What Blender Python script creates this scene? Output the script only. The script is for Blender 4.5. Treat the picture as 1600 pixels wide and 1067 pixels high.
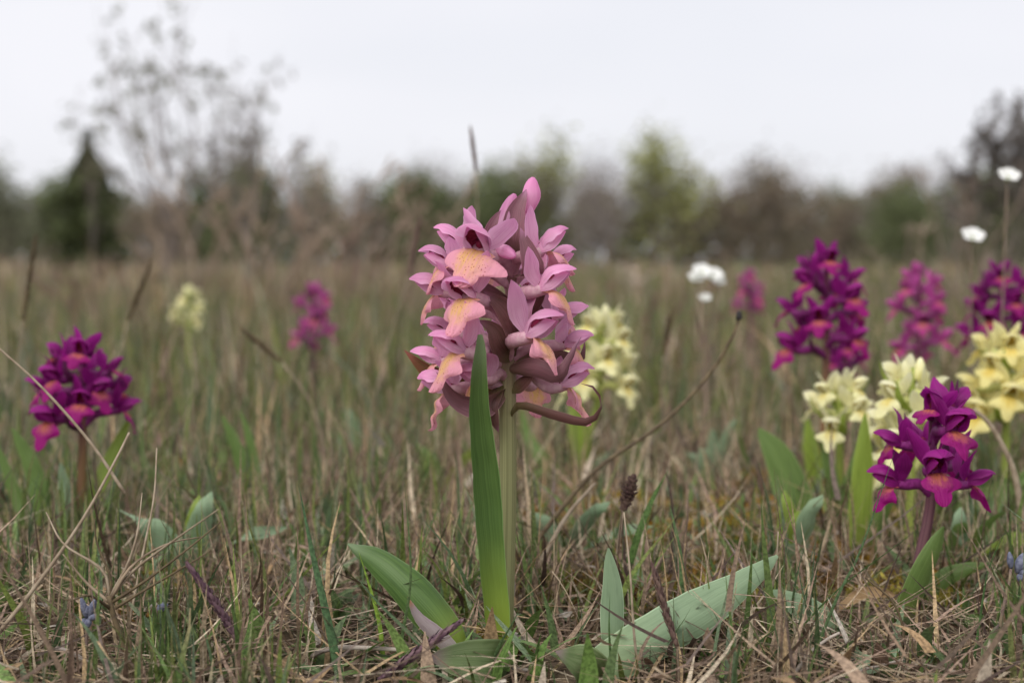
import bpy, math, random
import numpy as np
from mathutils import Vector, Matrix

for o in list(bpy.data.objects):
    bpy.data.objects.remove(o)
C = bpy.context.scene.collection
SC = bpy.context.scene

# ------------------------------------------------------------------ camera
F = 2198.0          # focal length in photograph pixels (1600 wide)
HOR = 425.0         # row of the horizon
H = 0.130           # camera height above the turf (m)
HD = 0.478          # distance of the pink orchid
cam = bpy.data.cameras.new('camera')
cam_o = bpy.data.objects.new('camera', cam); C.objects.link(cam_o)
cam_o.location = (0, 0, H); cam_o.rotation_euler = (math.radians(90), 0, 0)
cam.sensor_width = 36.0; cam.lens = 36.0 * F / 1600.0
cam.shift_y = -(533.5 - HOR) / 1600.0
cam.clip_start = 0.01; cam.clip_end = 2000
cam.dof.use_dof = True; cam.dof.focus_distance = HD - 0.010; cam.dof.aperture_fstop = 9.8
cam.dof.aperture_blades = 0
SC.camera = cam_o

# ------------------------------------------------------------------ world and light (bright overcast)
SUN_EL, SUN_AZ = math.radians(46), math.radians(208)
w = bpy.data.worlds.new('World'); SC.world = w; w.use_nodes = True
nt = w.node_tree; nt.nodes.clear()
out = nt.nodes.new('ShaderNodeOutputWorld'); bg = nt.nodes.new('ShaderNodeBackground')
sky = nt.nodes.new('ShaderNodeTexSky'); sky.sky_type = 'NISHITA'; sky.sun_disc = False
sky.sun_elevation = SUN_EL; sky.sun_rotation = SUN_AZ; sky.dust_density = 3.0; sky.air_density = 1.0
tc = nt.nodes.new('ShaderNodeTexCoord'); mp = nt.nodes.new('ShaderNodeMapping')
mp.inputs['Scale'].default_value = (1.2, 1.2, 4.0)
nz = nt.nodes.new('ShaderNodeTexNoise'); nz.inputs['Scale'].default_value = 1.6; nz.inputs['Detail'].default_value = 3
rp = nt.nodes.new('ShaderNodeMapRange')
for k, v in (('From Min', .3), ('From Max', .7), ('To Min', .80), ('To Max', .97)): rp.inputs[k].default_value = v
mx = nt.nodes.new('ShaderNodeMix'); mx.data_type = 'RGBA'
mx.inputs['B'].default_value = (8.3, 8.3, 8.75, 1)        # the cloud sheet
nt.links.new(tc.outputs['Generated'], mp.inputs['Vector']); nt.links.new(mp.outputs['Vector'], nz.inputs['Vector'])
nt.links.new(nz.outputs['Fac'], rp.inputs['Value']); nt.links.new(rp.outputs['Result'], mx.inputs['Factor'])
nt.links.new(sky.outputs['Color'], mx.inputs['A']); nt.links.new(mx.outputs['Result'], bg.inputs['Color'])
bg.inputs['Strength'].default_value = 0.0650
nt.links.new(bg.outputs['Background'], out.inputs['Surface'])
sl = bpy.data.lights.new('sun', 'SUN'); sl.energy = 1.5; sl.angle = math.radians(45); sl.color = (1.0, .97, .92)
so = bpy.data.objects.new('sun', sl); C.objects.link(so)
sd = Vector((math.sin(SUN_AZ) * math.cos(SUN_EL), math.cos(SUN_AZ) * math.cos(SUN_EL), math.sin(SUN_EL)))
so.rotation_euler = (-sd).to_track_quat('-Z', 'Y').to_euler()
so.location = (0, -2, 3)
SC.view_settings.view_transform = 'Standard'; SC.view_settings.look = 'None'
SC.view_settings.exposure = 0.80; SC.view_settings.gamma = 1.0; SC.view_settings.use_curve_mapping = False
SC.render.engine = 'CYCLES'; SC.cycles.use_denoising = True
SC.cycles.max_bounces = 8; SC.cycles.transmission_bounces = 4; SC.cycles.diffuse_bounces = 4

R = random.Random(11)
NR = np.random.default_rng(7)


def P(px, py, d):
    """point of the place seen in that direction at distance d"""
    return np.array(((px - 800.0) / F * d, d, H - (py - HOR) / F * d))


# ------------------------------------------------------------------ materials
def nodes(name):
    m = bpy.data.materials.new(name); m.use_nodes = True
    n = m.node_tree; n.nodes.clear()
    return m, n, n.nodes.new, n.links.new


def finish(n, N, L, colour, rough=.55, trans=.3, spec=.3, bump=None, tcol=None, sheen=0.0):
    o = N('ShaderNodeOutputMaterial'); p = N('ShaderNodeBsdfPrincipled')
    L(colour, p.inputs['Base Color']); p.inputs['Roughness'].default_value = rough
    p.inputs['Specular IOR Level'].default_value = spec
    if sheen: p.inputs['Sheen Weight'].default_value = sheen
    if bump is not None: L(bump, p.inputs['Normal'])
    if trans > 0:
        t = N('ShaderNodeBsdfTranslucent'); L(tcol if tcol is not None else colour, t.inputs['Color'])
        if bump is not None: L(bump, t.inputs['Normal'])
        m = N('ShaderNodeMixShader'); m.inputs[0].default_value = trans
        L(p.outputs[0], m.inputs[1]); L(t.outputs[0], m.inputs[2]); L(m.outputs[0], o.inputs[0])
    else:
        L(p.outputs[0], o.inputs[0])


def mathn(N, L, op, a, b=None, clamp=False):
    m = N('ShaderNodeMath'); m.operation = op; m.use_clamp = clamp
    for i, v in enumerate((a, b)):
        if v is None: continue
        if isinstance(v, (int, float)): m.inputs[i].default_value = v
        else: L(v, m.inputs[i])
    return m.outputs[0]


def mixc(N, L, f, a, b):
    m = N('ShaderNodeMix'); m.data_type = 'RGBA'
    if isinstance(f, (int, float)): m.inputs['Factor'].default_value = f
    else: L(f, m.inputs['Factor'])
    for k, v in (('A', a), ('B', b)):
        if isinstance(v, tuple): m.inputs[k].default_value = (*v, 1)
        else: L(v, m.inputs[k])
    return m.outputs['Result']


def smooth(N, L, v, lo, hi, a=0.0, b=1.0):
    m = N('ShaderNodeMapRange'); m.interpolation_type = 'SMOOTHSTEP'
    L(v, m.inputs['Value'])
    for k, x in (('From Min', lo), ('From Max', hi), ('To Min', a), ('To Max', b)): m.inputs[k].default_value = x
    return m.outputs['Result']


def uvnodes(N, L, sx=1, sy=1):
    u = N('ShaderNodeUVMap'); u.uv_map = 'UVMap'
    s = N('ShaderNodeSeparateXYZ'); L(u.outputs[0], s.inputs[0])
    mpn = N('ShaderNodeMapping'); mpn.inputs['Scale'].default_value = (sx, sy, 1); L(u.outputs[0], mpn.inputs[0])
    oi = N('ShaderNodeObjectInfo')
    off = N('ShaderNodeVectorMath'); off.operation = 'ADD'; L(mpn.outputs[0], off.inputs[0])
    L(mathn(N, L, 'MULTIPLY', oi.outputs['Random'], 37.0), off.inputs[1])
    return s.outputs[0], s.outputs[1], off.outputs[0], oi.outputs['Random']


def noise(N, L, vec, scale, detail=3, rough=.5):
    t = N('ShaderNodeTexNoise'); t.inputs['Scale'].default_value = scale
    t.inputs['Detail'].default_value = detail; t.inputs['Roughness'].default_value = rough
    if vec is not None: L(vec, t.inputs['Vector'])
    return t.outputs['Fac']


def bumpn(N, L, h, strength=.3, dist=.0004):
    b = N('ShaderNodeBump'); b.inputs['Strength'].default_value = strength; b.inputs['Distance'].default_value = dist
    L(h, b.inputs['Height']); return b.outputs[0]


def petal_mat(name, base, tip, vein, trans=.48):
    m, n, N, L = nodes(name)
    u, v, vec, rnd = uvnodes(N, L, 16, 1.6)
    c = mixc(N, L, smooth(N, L, v, .25, 1.0), base, tip)
    streak = noise(N, L, vec, 1.0, 3)
    c = mixc(N, L, smooth(N, L, streak, .48, .70, 0, .6), c, vein)
    edge = mathn(N, L, 'ABSOLUTE', mathn(N, L, 'SUBTRACT', u, .5))
    c = mixc(N, L, smooth(N, L, edge, .36, .5, 0, .35), c, tuple(min(1, x * 1.25 + .05) for x in base))
    hs = N('ShaderNodeHueSaturation'); L(c, hs.inputs['Color'])
    L(mathn(N, L, 'MULTIPLY_ADD', rnd, .22), hs.inputs['Value'])
    hs.inputs['Value'].default_value = 1
    vm = N('ShaderNodeMapRange'); L(rnd, vm.inputs['Value']); vm.inputs['To Min'].default_value = .82; vm.inputs['To Max'].default_value = 1.14
    L(vm.outputs[0], hs.inputs['Value'])
    finish(n, N, L, hs.outputs[0], .5, trans, .25, bumpn(N, L, streak, .35))
    return m


def lip_mat(name, edge, centre, dots, spread=.30, low=.85, trans=.38, dotamt=.85, dotscale=(17, 9), dotrad=(.16, .30)):
    m, n, N, L = nodes(name)
    u, v, vec, rnd = uvnodes(N, L, 1, 1)
    dx = mathn(N, L, 'ABSOLUTE', mathn(N, L, 'SUBTRACT', u, .5))
    fine = noise(N, L, vec, 9, 4)
    wob = mathn(N, L, 'MULTIPLY', mathn(N, L, 'SUBTRACT', fine, .5), .25)
    a = smooth(N, L, mathn(N, L, 'ADD', dx, wob), .05, spread, 1, 0)
    b = smooth(N, L, mathn(N, L, 'ADD', v, wob), low * .45, low, 1, 0)
    mask = mathn(N, L, 'MULTIPLY', a, b)
    mps = N('ShaderNodeMapping'); mps.inputs['Scale'].default_value = (22, 2.2, 1); L(vec, mps.inputs[0])
    stk = noise(N, L, mps.outputs[0], 1.0, 3)
    mask = mathn(N, L, 'MULTIPLY', mask, smooth(N, L, stk, .30, .62, .45, 1.0))
    c = mixc(N, L, mask, edge, centre)
    c = mixc(N, L, smooth(N, L, stk, .55, .75, 0, .35), c, tuple(x * .72 for x in edge))
    u2 = N('ShaderNodeUVMap'); u2.uv_map = 'UVMap'
    mp2 = N('ShaderNodeMapping'); mp2.inputs['Scale'].default_value = (*dotscale, 1); L(u2.outputs[0], mp2.inputs[0])
    ad = N('ShaderNodeVectorMath'); ad.operation = 'ADD'; L(mp2.outputs[0], ad.inputs[0]); L(mathn(N, L, 'MULTIPLY', rnd, 51.0), ad.inputs[1])
    vo = N('ShaderNodeTexVoronoi'); vo.inputs['Scale'].default_value = 1.0; L(ad.outputs[0], vo.inputs['Vector'])
    d = smooth(N, L, vo.outputs['Distance'], *dotrad, dotamt, 0)
    z = mathn(N, L, 'MULTIPLY', smooth(N, L, dx, spread * .75, spread * 1.15, 1, 0), smooth(N, L, v, low, low * 1.1, 1, 0))
    z = mathn(N, L, 'MULTIPLY', z, smooth(N, L, v, .06, .2))
    z = mathn(N, L, 'MULTIPLY', z, smooth(N, L, noise(N, L, vec, 4, 2), .38, .52))
    c = mixc(N, L, mathn(N, L, 'MULTIPLY', d, z), c, dots)
    finish(n, N, L, c, .55, trans, .2, bumpn(N, L, stk, .6, .0006))
    return m


def leaf_mat(name, base, dark, tip=None, base_light=None, trans=.25, rough=.45, spots=None, glauc=0.0):
    m, n, N, L = nodes(name)
    u, v, vec, rnd = uvnodes(N, L, 34, .8)
    veins = noise(N, L, vec, 1.0, 2)
    c = mixc(N, L, smooth(N, L, veins, .35, .7), base, dark)
    u2 = N('ShaderNodeUVMap'); u2.uv_map = 'UVMap'
    blot = noise(N, L, u2.outputs[0], 5, 4)
    c = mixc(N, L, smooth(N, L, blot, .5, .75, 0, .5), c, tuple(x * .7 for x in dark))
    if base_light: c = mixc(N, L, smooth(N, L, v, .0, .45, .95, 0), c, base_light)
    if tip: c = mixc(N, L, smooth(N, L, v, .82, 1.0), c, tip)
    edge = mathn(N, L, 'ABSOLUTE', mathn(N, L, 'SUBTRACT', u, .5))
    c = mixc(N, L, smooth(N, L, edge, .455, .495, 0, .6), c, tuple(min(.8, x * 1.7 + .06) for x in base))
    if spots:
        vo = N('ShaderNodeTexVoronoi'); vo.inputs['Scale'].default_value = 6; L(u2.outputs[0], vo.inputs['Vector'])
        c = mixc(N, L, smooth(N, L, vo.outputs['Distance'], .05, .12, .7, 0), c, spots)
    finish(n, N, L, c, rough, trans, .35, bumpn(N, L, veins, .35, .0005))
    return m


def stem_mat(name, base, dark, top=None):
    m, n, N, L = nodes(name)
    u, v, vec, rnd = uvnodes(N, L, 26, .6)
    s = noise(N, L, vec, 1.0, 3)
    c = mixc(N, L, smooth(N, L, s, .4, .65), base, dark)
    if top: c = mixc(N, L, smooth(N, L, v, .45, .8), c, top)
    finish(n, N, L, c, .5, .08, .3, bumpn(N, L, s, .5, .0004))
    return m


def col_mat(name, trans=.25, rough=.6, grain=.35, spec=.25):
    """colour comes from the piece itself (attribute), with a little lengthwise grain"""
    m, n, N, L = nodes(name)
    a = N('ShaderNodeAttribute'); a.attribute_name = 'Col'
    t = N('ShaderNodeTexCoord')
    s = noise(N, L, t.outputs['Object'], 900, 2)
    hs = N('ShaderNodeHueSaturation'); L(a.outputs['Color'], hs.inputs['Color'])
    L(smooth(N, L, s, .3, .7, 1 - grain, 1 + grain), hs.inputs['Value'])
    finish(n, N, L, hs.outputs[0], rough, trans, spec)
    return m


def plain_mat(name, a, b, scale=300, trans=0.0, rough=.6, bump=.4):
    m, n, N, L = nodes(name)
    t = N('ShaderNodeTexCoord'); s = noise(N, L, t.outputs['Object'], scale, 4)
    c = mixc(N, L, smooth(N, L, s, .35, .65), a, b)
    finish(n, N, L, c, rough, trans, .3, bumpn(N, L, s, bump, .0006))
    return m


M = {}
PAL = {
    'pink': ((.86, .49, .69), (.82, .36, .62), (.68, .25, .50)),
    'purple': ((.28, .012, .20), (.36, .018, .26), (.15, .004, .11)),
    'rose': ((.50, .09, .33), (.56, .11, .38), (.32, .035, .21)),
    'yellow': ((.87, .84, .50), (.88, .86, .62), (.80, .76, .36)),
    'gold': ((.86, .79, .36), (.87, .82, .46), (.80, .68, .20)),
}
for k, (a, b, c) in PAL.items():
    M[k + '_petal'] = petal_mat(k + '_petal', a, b, c)
M['pink_lip'] = lip_mat('pink_lip', (.82, .37, .47), (.84, .52, .18), (.40, .07, .09), .33, .95, dotscale=(30, 17), dotrad=(.13, .27))
M['purple_lip'] = lip_mat('purple_lip', (.31, .008, .17), (.66, .20, .11), (.20, .0, .06), .34, .62)
M['rose_lip'] = lip_mat('rose_lip', (.46, .05, .25), (.70, .26, .14), (.30, .0, .1), .34, .66)
M['yellow_lip'] = lip_mat('yellow_lip', (.87, .84, .48), (.84, .68, .18), (.6, .3, .06), .28, .75, dotamt=.35)
M['gold_lip'] = lip_mat('gold_lip', (.86, .78, .34), (.82, .60, .10), (.6, .3, .06), .3, .8, dotamt=.35)
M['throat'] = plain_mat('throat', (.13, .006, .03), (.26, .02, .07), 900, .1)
M['pale_throat'] = plain_mat('pale_throat', (.55, .38, .08), (.4, .3, .05), 900, .1)
M['pink_spur'] = plain_mat('pink_spur', (.62, .38, .44), (.53, .28, .36), 700, .15, .5)
M['purple_spur'] = plain_mat('purple_spur', (.26, .03, .20), (.18, .015, .13), 700, .15, .5)
M['rose_spur'] = plain_mat('rose_spur', (.40, .09, .30), (.32, .06, .2), 700, .15, .5)
M['yellow_spur'] = plain_mat('yellow_spur', (.66, .66, .28), (.52, .56, .18), 700, .2, .5)
M['gold_spur'] = M['yellow_spur']
M['brown_bract'] = leaf_mat('brown_bract', (.17, .075, .072), (.11, .05, .04), (.24, .10, .15), (.10, .09, .03), .2)
M['mauve_bract'] = leaf_mat('mauve_bract', (.27, .125, .155), (.19, .085, .10), (.40, .19, .30), (.17, .10, .07), .25)
M['red_bract'] = leaf_mat('red_bract', (.22, .085, .05), (.15, .10, .03), (.30, .10, .08), (.16, .13, .04), .3)
M['purple_bract'] = leaf_mat('purple_bract', (.12, .02, .085), (.07, .012, .05), None, None, .2)
M['green_bract'] = leaf_mat('green_bract', (.30, .38, .07), (.22, .30, .05), None, None, .3)
M['hero_stem'] = stem_mat('hero_stem', (.30, .30, .14), (.20, .20, .09), (.20, .10, .09))
M['purple_stem'] = stem_mat('purple_stem', (.17, .08, .09), (.11, .045, .06), (.12, .03, .06))
M['brown_stem'] = stem_mat('brown_stem', (.24, .14, .06), (.17, .09, .05), (.12, .03, .06))
M['green_stem'] = stem_mat('green_stem', (.30, .36, .08), (.24, .30, .06))
M['hero_leaf'] = leaf_mat('hero_leaf', (.105, .185, .048), (.07, .135, .035), (.17, .24, .12), (.30, .40, .055), .28, spots=None)
M['leaf'] = leaf_mat('leaf', (.15, .23, .065), (.11, .18, .045), None, (.23, .30, .06), .28)
M['lime_leaf'] = leaf_mat('lime_leaf', (.27, .36, .06), (.20, .29, .045), None, (.34, .42, .09), .35)
M['glaucous_leaf'] = leaf_mat('glaucous_leaf', (.24, .335, .20), (.205, .295, .172), None, (.25, .34, .16), .18, .55)
M['purplish_leaf'] = leaf_mat('purplish_leaf', (.15, .20, .085), (.10, .15, .05), (.22, .16, .15), None, .2)
M['sheath'] = leaf_mat('sheath', (.36, .30, .30), (.30, .22, .24), (.48, .20, .08), (.34, .36, .26), .3)
M['straw_leaf'] = leaf_mat('straw_leaf', (.40, .27, .14), (.30, .19, .10), None, None, .3, .7)
M['grass'] = col_mat('grass', .28, .5)
M['straw'] = col_mat('straw', .2, .7)
M['bark'] = plain_mat('bark', (.15, .125, .11), (.24, .20, .175), 6, 0, .85)
M['foliage'] = col_mat('foliage', .3, .6, .2)
M['dry_stem'] = plain_mat('dry_stem', (.25, .19, .13), (.36, .29, .21), 260, .05, .75)
M['herb_straw'] = plain_mat('herb_straw', (.20, .145, .095), (.34, .26, .18), 120, .05, .75)
M['twig'] = plain_mat('twig', (.32, .25, .205), (.44, .36, .30), 30, .05, .8)
M['pale_stem'] = plain_mat('pale_stem', (.46, .40, .34), (.32, .27, .24), 260, .05, .75)
M['dark_stem'] = plain_mat('dark_stem', (.085, .06, .035), (.15, .11, .06), 300, .05, .75)
M['violet_spike'] = plain_mat('violet_spike', (.10, .05, .075), (.19, .115, .13), 500, .1, .6)
M['brown_spike'] = plain_mat('brown_spike', (.13, .075, .07), (.21, .14, .11), 500, .1, .65)
M['black_tip'] = plain_mat('black_tip', (.012, .01, .012), (.03, .025, .025), 500, 0, .6)
M['blue_bud'] = plain_mat('blue_bud', (.10, .11, .17), (.20, .21, .28), 700, .1, .7)
M['white_petal'] = plain_mat('white_petal', (.90, .90, .88), (.85, .86, .82), 500, .35, .5)
M['herb_stem'] = plain_mat('herb_stem', (.18, .12, .11), (.24, .19, .12), 400, .05, .65)


# ------------------------------------------------------------------ geometry
def crumple(g, amp, freq, seed):
    """uneven, slightly crumpled surface for thin petals and leaves"""
    rg = np.random.default_rng(seed)
    for v in g.v:
        for k in range(4):
            w_ = rg.normal(0, 1, 3) * freq * (1 + .7 * k); dirn = rg.normal(0, 1, 3)
            v += (np.sin(v @ w_ + rg.random() * 6.28) * amp / (1 + .6 * k))[:, None] * dirn[None] / 1.7
    return g


class G:
    """collects surface pieces; build() links them as one mesh object"""
    def __init__(self):
        self.v = []; self.f = []; self.uv = []; self.col = []; self.n = 0

    def add(self, v, f, uv=None, col=None):
        v = np.asarray(v, float); self.v.append(v)
        self.f += [tuple(i + self.n for i in q) for q in f]
        self.uv.append(np.zeros((len(v), 2)) if uv is None else np.asarray(uv))
        self.col.append(np.tile(col if col is not None else (1, 1, 1), (len(v), 1)))
        self.n += len(v); return self

    def mesh(self, name):
        me = bpy.data.meshes.new(name)
        V = np.concatenate(self.v); U = np.concatenate(self.uv); K = np.concatenate(self.col)
        me.from_pydata(V.tolist(), [], self.f); 
        lay = me.uv_layers.new(name='UVMap')
        li = np.empty(len(me.loops), np.int32); me.loops.foreach_get('vertex_index', li)
        lay.data.foreach_set('uv', U[li].astype(np.float32).ravel())
        at = me.color_attributes.new('Col', 'FLOAT_COLOR', 'POINT')
        at.data.foreach_set('color', np.hstack([K, np.ones((len(K), 1))]).astype(np.float32).ravel())
        me.polygons.foreach_set('use_smooth', np.ones(len(me.polygons), bool))
        return me


def catmull(pts, n):
    p = np.asarray(pts, float)
    if len(p) == 2:
        t = np.linspace(0, 1, n)[:, None]; return p[0] * (1 - t) + p[1] * t
    q = np.vstack([2 * p[0] - p[1], p, 2 * p[-1] - p[-2]])
    seg = np.linalg.norm(np.diff(p, axis=0), axis=1); cum = np.concatenate([[0], np.cumsum(seg)]); cum /= cum[-1]
    res = []
    for t in np.linspace(0, 1, n):
        i = min(int(np.searchsorted(cum, t, 'right')) - 1, len(p) - 2)
        s = (t - cum[i]) / (cum[i + 1] - cum[i])
        a, b, c, d = q[i:i + 4]
        res.append(.5 * (2 * b + (c - a) * s + (2 * a - 5 * b + 4 * c - d) * s * s + (3 * b - a - 3 * c + d) * s ** 3))
    return np.array(res)


def norm(v): return v / (np.linalg.norm(v, axis=-1, keepdims=True) + 1e-12)


def ribbon(path, prof, side, n=12, m=6, cup=.6, fold=0., ripple=0., rfreq=3., twist=0., seed=0, curl_end=0.):
    """a leaf or petal: path = centre line, prof(t) = half width, cup = half angle of the cross arc"""
    p = catmull(path, n); T = norm(np.gradient(p, axis=0)); s = np.asarray(side, float)
    S = norm(s - (T @ s)[:, None] * T); Nn = np.cross(T, S)
    ph = random.Random(seed).random() * 6.28
    v = []; uv = []
    for i in range(n):
        t = i / (n - 1); wd = max(prof(t), 1e-6)
        tw = twist * t; Si = S[i] * math.cos(tw) + Nn[i] * math.sin(tw); Ni = -S[i] * math.sin(tw) + Nn[i] * math.cos(tw)
        c = (cup(t) if callable(cup) else cup) + 1e-4
        for j in range(m + 1):
            u = 2 * j / m - 1
            r = wd / c
            q = p[i] + Si * r * math.sin(c * u) + Ni * r * (1 - math.cos(c * u))
            q = q + Ni * abs(u) * wd * fold
            if ripple: q = q + Ni * ripple * u * u * math.sin(rfreq * 6.28 * t + ph + (1.3 if u > 0 else 0)) * math.sin(math.pi * min(1, t * 1.2))
            v.append(q); uv.append((j / m, t))
    f = [(i * (m + 1) + j, i * (m + 1) + j + 1, (i + 1) * (m + 1) + j + 1, (i + 1) * (m + 1) + j) for i in range(n - 1) for j in range(m)]
    return v, f, uv


def tube(path, rad, n=10, sides=7, cap=True, ell=1.0):
    p = catmull(path, n); T = norm(np.gradient(p, axis=0))
    ref = np.array((0, 0, 1.)) if abs(T[0][2]) < .8 else np.array((0, 1., 0))
    v = []; uv = []
    S = norm(np.cross(T[0], ref))
    for i in range(n):
        S = norm(S - (S @ T[i]) * T[i]); B = np.cross(T[i], S)
        t = i / (n - 1); r = rad(t) if callable(rad) else rad[0] * (1 - t) + rad[1] * t
        for k in range(sides):
            a = 2 * math.pi * k / sides
            v.append(p[i] + S * r * math.cos(a) + B * r * math.sin(a) * ell); uv.append((k / sides, t))
    f = [(i * sides + k, i * sides + (k + 1) % sides, (i + 1) * sides + (k + 1) % sides, (i + 1) * sides + k) for i in range(n - 1) for k in range(sides)]
    if cap:
        f.append(tuple(range(sides))[::-1]); f.append(tuple((n - 1) * sides + k for k in range(sides)))
    return v, f, uv


def obj(name, g, mat, parent=None, loc=None, label=None, mesh=None):
    me = mesh if mesh is not None else g.mesh(name)
    if mat is not None and not me.materials: me.materials.append(M[mat] if isinstance(mat, str) else mat)
    o = bpy.data.objects.new(name, me); C.objects.link(o)
    if parent is not None: o.parent = parent
    if loc is not None: o.location = loc
    if label: o['label'] = label
    return o


def empty(name, loc):
    o = bpy.data.objects.new(name, None); C.objects.link(o); o.location = loc; o.empty_display_size = .01
    return o


def tag(o, label=None, cat=None, group=None, kind=None):
    if label: o['label'] = label
    if cat: o['category'] = cat
    if group: o['group'] = group
    if kind: o['kind'] = kind
    return o


mm = .001


def prof_lance(wd, tip=1.0, base=.55, peak=.4):
    """half width of a lanceolate blade"""
    def f(t):
        if t < peak:
            return wd * (base + (1 - base) * math.sin(t / peak * math.pi / 2))
        return wd * max(0.015, math.cos((t - peak) / (1 - peak) * math.pi / 2)) ** (.8 * tip)
    return f


# ------------------------------------------------------------------ setting: ground
def ground():
    ys = np.concatenate([np.linspace(-3, .2, 14), np.linspace(.25, 2.2, 66), np.geomspace(2.4, 900, 40)])
    xs = np.concatenate([-np.geomspace(900, 1.3, 34), np.linspace(-1.2, 1.2, 80), np.geomspace(1.3, 900, 34)])
    X, Y = np.meshgrid(xs, ys)
    Z = -.004 + .0030 * np.sin(X * 23 + 1.7 * np.sin(Y * 17)) * np.sin(Y * 29 + 2 * np.sin(X * 11))
    Z = np.where((np.abs(X) < 1.25) & (Y > .2) & (Y < 2.2), Z, -.004)
    nx = len(xs); ny = len(ys)
    v = np.stack([X, Y, Z], -1).reshape(-1, 3)
    f = [(i * nx + j, i * nx + j + 1, (i + 1) * nx + j + 1, (i + 1) * nx + j) for i in range(ny - 1) for j in range(nx - 1)]
    m, n, N, L = nodes('soil')
    t = N('ShaderNodeTexCoord')
    a = noise(N, L, t.outputs['Object'], 90, 5, .65); b = noise(N, L, t.outputs['Object'], 9, 3); c3 = noise(N, L, t.outputs['Object'], .35, 4)
    c = mixc(N, L, smooth(N, L, a, .35, .65), (.085, .062, .042), (.19, .14, .092))
    c = mixc(N, L, smooth(N, L, b, .5, .68, 0, .6), c, (.12, .115, .035))
    c = mixc(N, L, smooth(N, L, c3, .42, .62, 0, .6), c, (.105, .115, .045))
    finish(n, N, L, c, .9, 0, .15, bumpn(N, L, a, .8, .004))
    g = G().add(v, f); o = obj('ground', g, m); tag(o, kind='structure')


ground()


# ------------------------------------------------------------------ orchid flowers
def sepal_geo(side, s=1.0, seed=0, lift=1.0):
    """lateral sepal, wing-like, raised and swept out; side -1 / +1"""
    r = random.Random(seed)
    L_ = 13.5 * s * r.uniform(.92, 1.08); a = r.uniform(.45, .85)
    y1 = side * (2.6 + 2.6 * a) * s; y2 = side * (4.0 + 5.5 * a) * s; bend = r.uniform(-1.5, 3.5)
    path = [(-.5, side * 1.2, .6), (-1.2 * s, y1 * .7, L_ * .36 * lift), (-.4 * s + bend * .3, y1 + (y2 - y1) * .45, L_ * .72 * lift), (bend * s, y2, L_ * .98 * lift)]
    wd = 3.3 * s * r.uniform(.85, 1.15)
    v, f, uv = ribbon(np.array(path) * mm, prof_lance(wd * mm, 1.0, .42, .42), (side * .25 + .9, -.55 * side, .1), 11, 6, r.uniform(.35, .8) * -side, 0, .45 * mm, 1.4, r.uniform(-.5, .5), seed)
    return crumple(G().add(v, f, uv), .00022, 420, seed + 900)


def hood_geo(s=1.0, seed=0):
    r = random.Random(seed)
    up = r.uniform(3.2, 5.2)
    path = np.array([(-1.5, 0, .0), (1.0, 0, up * .85), (4.8, 0, up * 1.30), (8.6, 0, up * 1.22), (11.2 * r.uniform(.92, 1.06), 0, up * .80)]) * s * mm
    prof = lambda t: s * mm * (2.8 + 3.6 * math.sin(min(1, t * 1.5) * math.pi / 2)) * max(.06, math.cos(max(0, t - .62) / .38 * math.pi / 2)) ** .7
    v, f, uv = ribbon(path, prof, (0, 1, 0), 12, 10, lambda t: -1.25 + .35 * t, 0, .35 * mm, 1.2, 0, seed)
    return crumple(G().add(v, f, uv), .00020, 420, seed + 901)


def inner_petal_geo(side, s=1.0, seed=0):
    """one of the two petals that close the hood from the side"""
    r = random.Random(seed)
    path = np.array([(-.6, side * 2.0, -.2), (2.4, side * 3.0, .9), (5.8, side * 2.7, 2.1), (9.2, side * 1.2, 2.6)]) * s * mm
    v, f, uv = ribbon(path, prof_lance(2.6 * s * mm, 1, .5, .4), (0, side * -.25, 1), 9, 5, .5 * side, 0, .15 * mm, 1.5, 0, seed)
    return G().add(v, f, uv)


def lip_geo(s=1.0, fold=.6, seed=0, droop=1.0, length=13.0, width=8.2):
    """three-lobed lip with a spotted middle, side lobes folded back"""
    r = random.Random(seed); n, m = 22, 18
    cl = catmull(np.array([(.2, 0, -1.0), (2.8, 0, -1.6), (5.2, 0, -4.2 * droop), (6.9, 0, -8.4 * droop), (7.9 + r.uniform(-1, 1), 0, -length * droop)]), n)
    T = norm(np.gradient(cl, axis=0)); Nn = np.cross(T, np.array((0, 1., 0)))      # points up/forward
    ph = r.random() * 6; asym = r.uniform(-.25, .25)
    v = []; uv = []
    for i in range(n):
        t = i / (n - 1)
        side = width * (.22 + .78 * math.exp(-abs((t - .44) / .25) ** 2.4))           # side lobes
        mid = width * .40 * math.sqrt(max(0, 1 - max(0, (t - .68) / .325) ** 2))   # middle lobe
        wd = max(mid, side if t < .50 else side * math.sqrt(max(0, 1 - ((t - .50) / .19) ** 2)))
        wd = max(wd, .12 * width * (1 - t))
        wd *= 1 + .05 * math.sin(9 * t + ph)
        a = max(fold * (.35 + .65 * min(1, t * 2)), 1e-3)
        for j in range(m + 1):
            u = 2 * j / m - 1; au = a * (1 + asym * u)
            rr = wd / a
            q = cl[i] + np.array((0, 1., 0)) * rr * math.sin(au * u) - Nn[i] * rr * (1 - math.cos(au * u))
            q = q - Nn[i] * .75 * math.exp(-(u / .16) ** 2) * math.sin(math.pi * t) * .5
            q = q + Nn[i] * (.55 * u * u * math.sin(7 * t + ph + 2 * u) + .22 * math.sin(15 * u + ph) * t)
            v.append(q * s * mm); uv.append((.5 + .5 * u * min(1, wd / width), t))
    f = [(i * (m + 1) + j, i * (m + 1) + j + 1, (i + 1) * (m + 1) + j + 1, (i + 1) * (m + 1) + j) for i in range(n - 1) for j in range(m)]
    return crumple(G().add(v, f, uv), .00030, 520, seed + 902)


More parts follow.
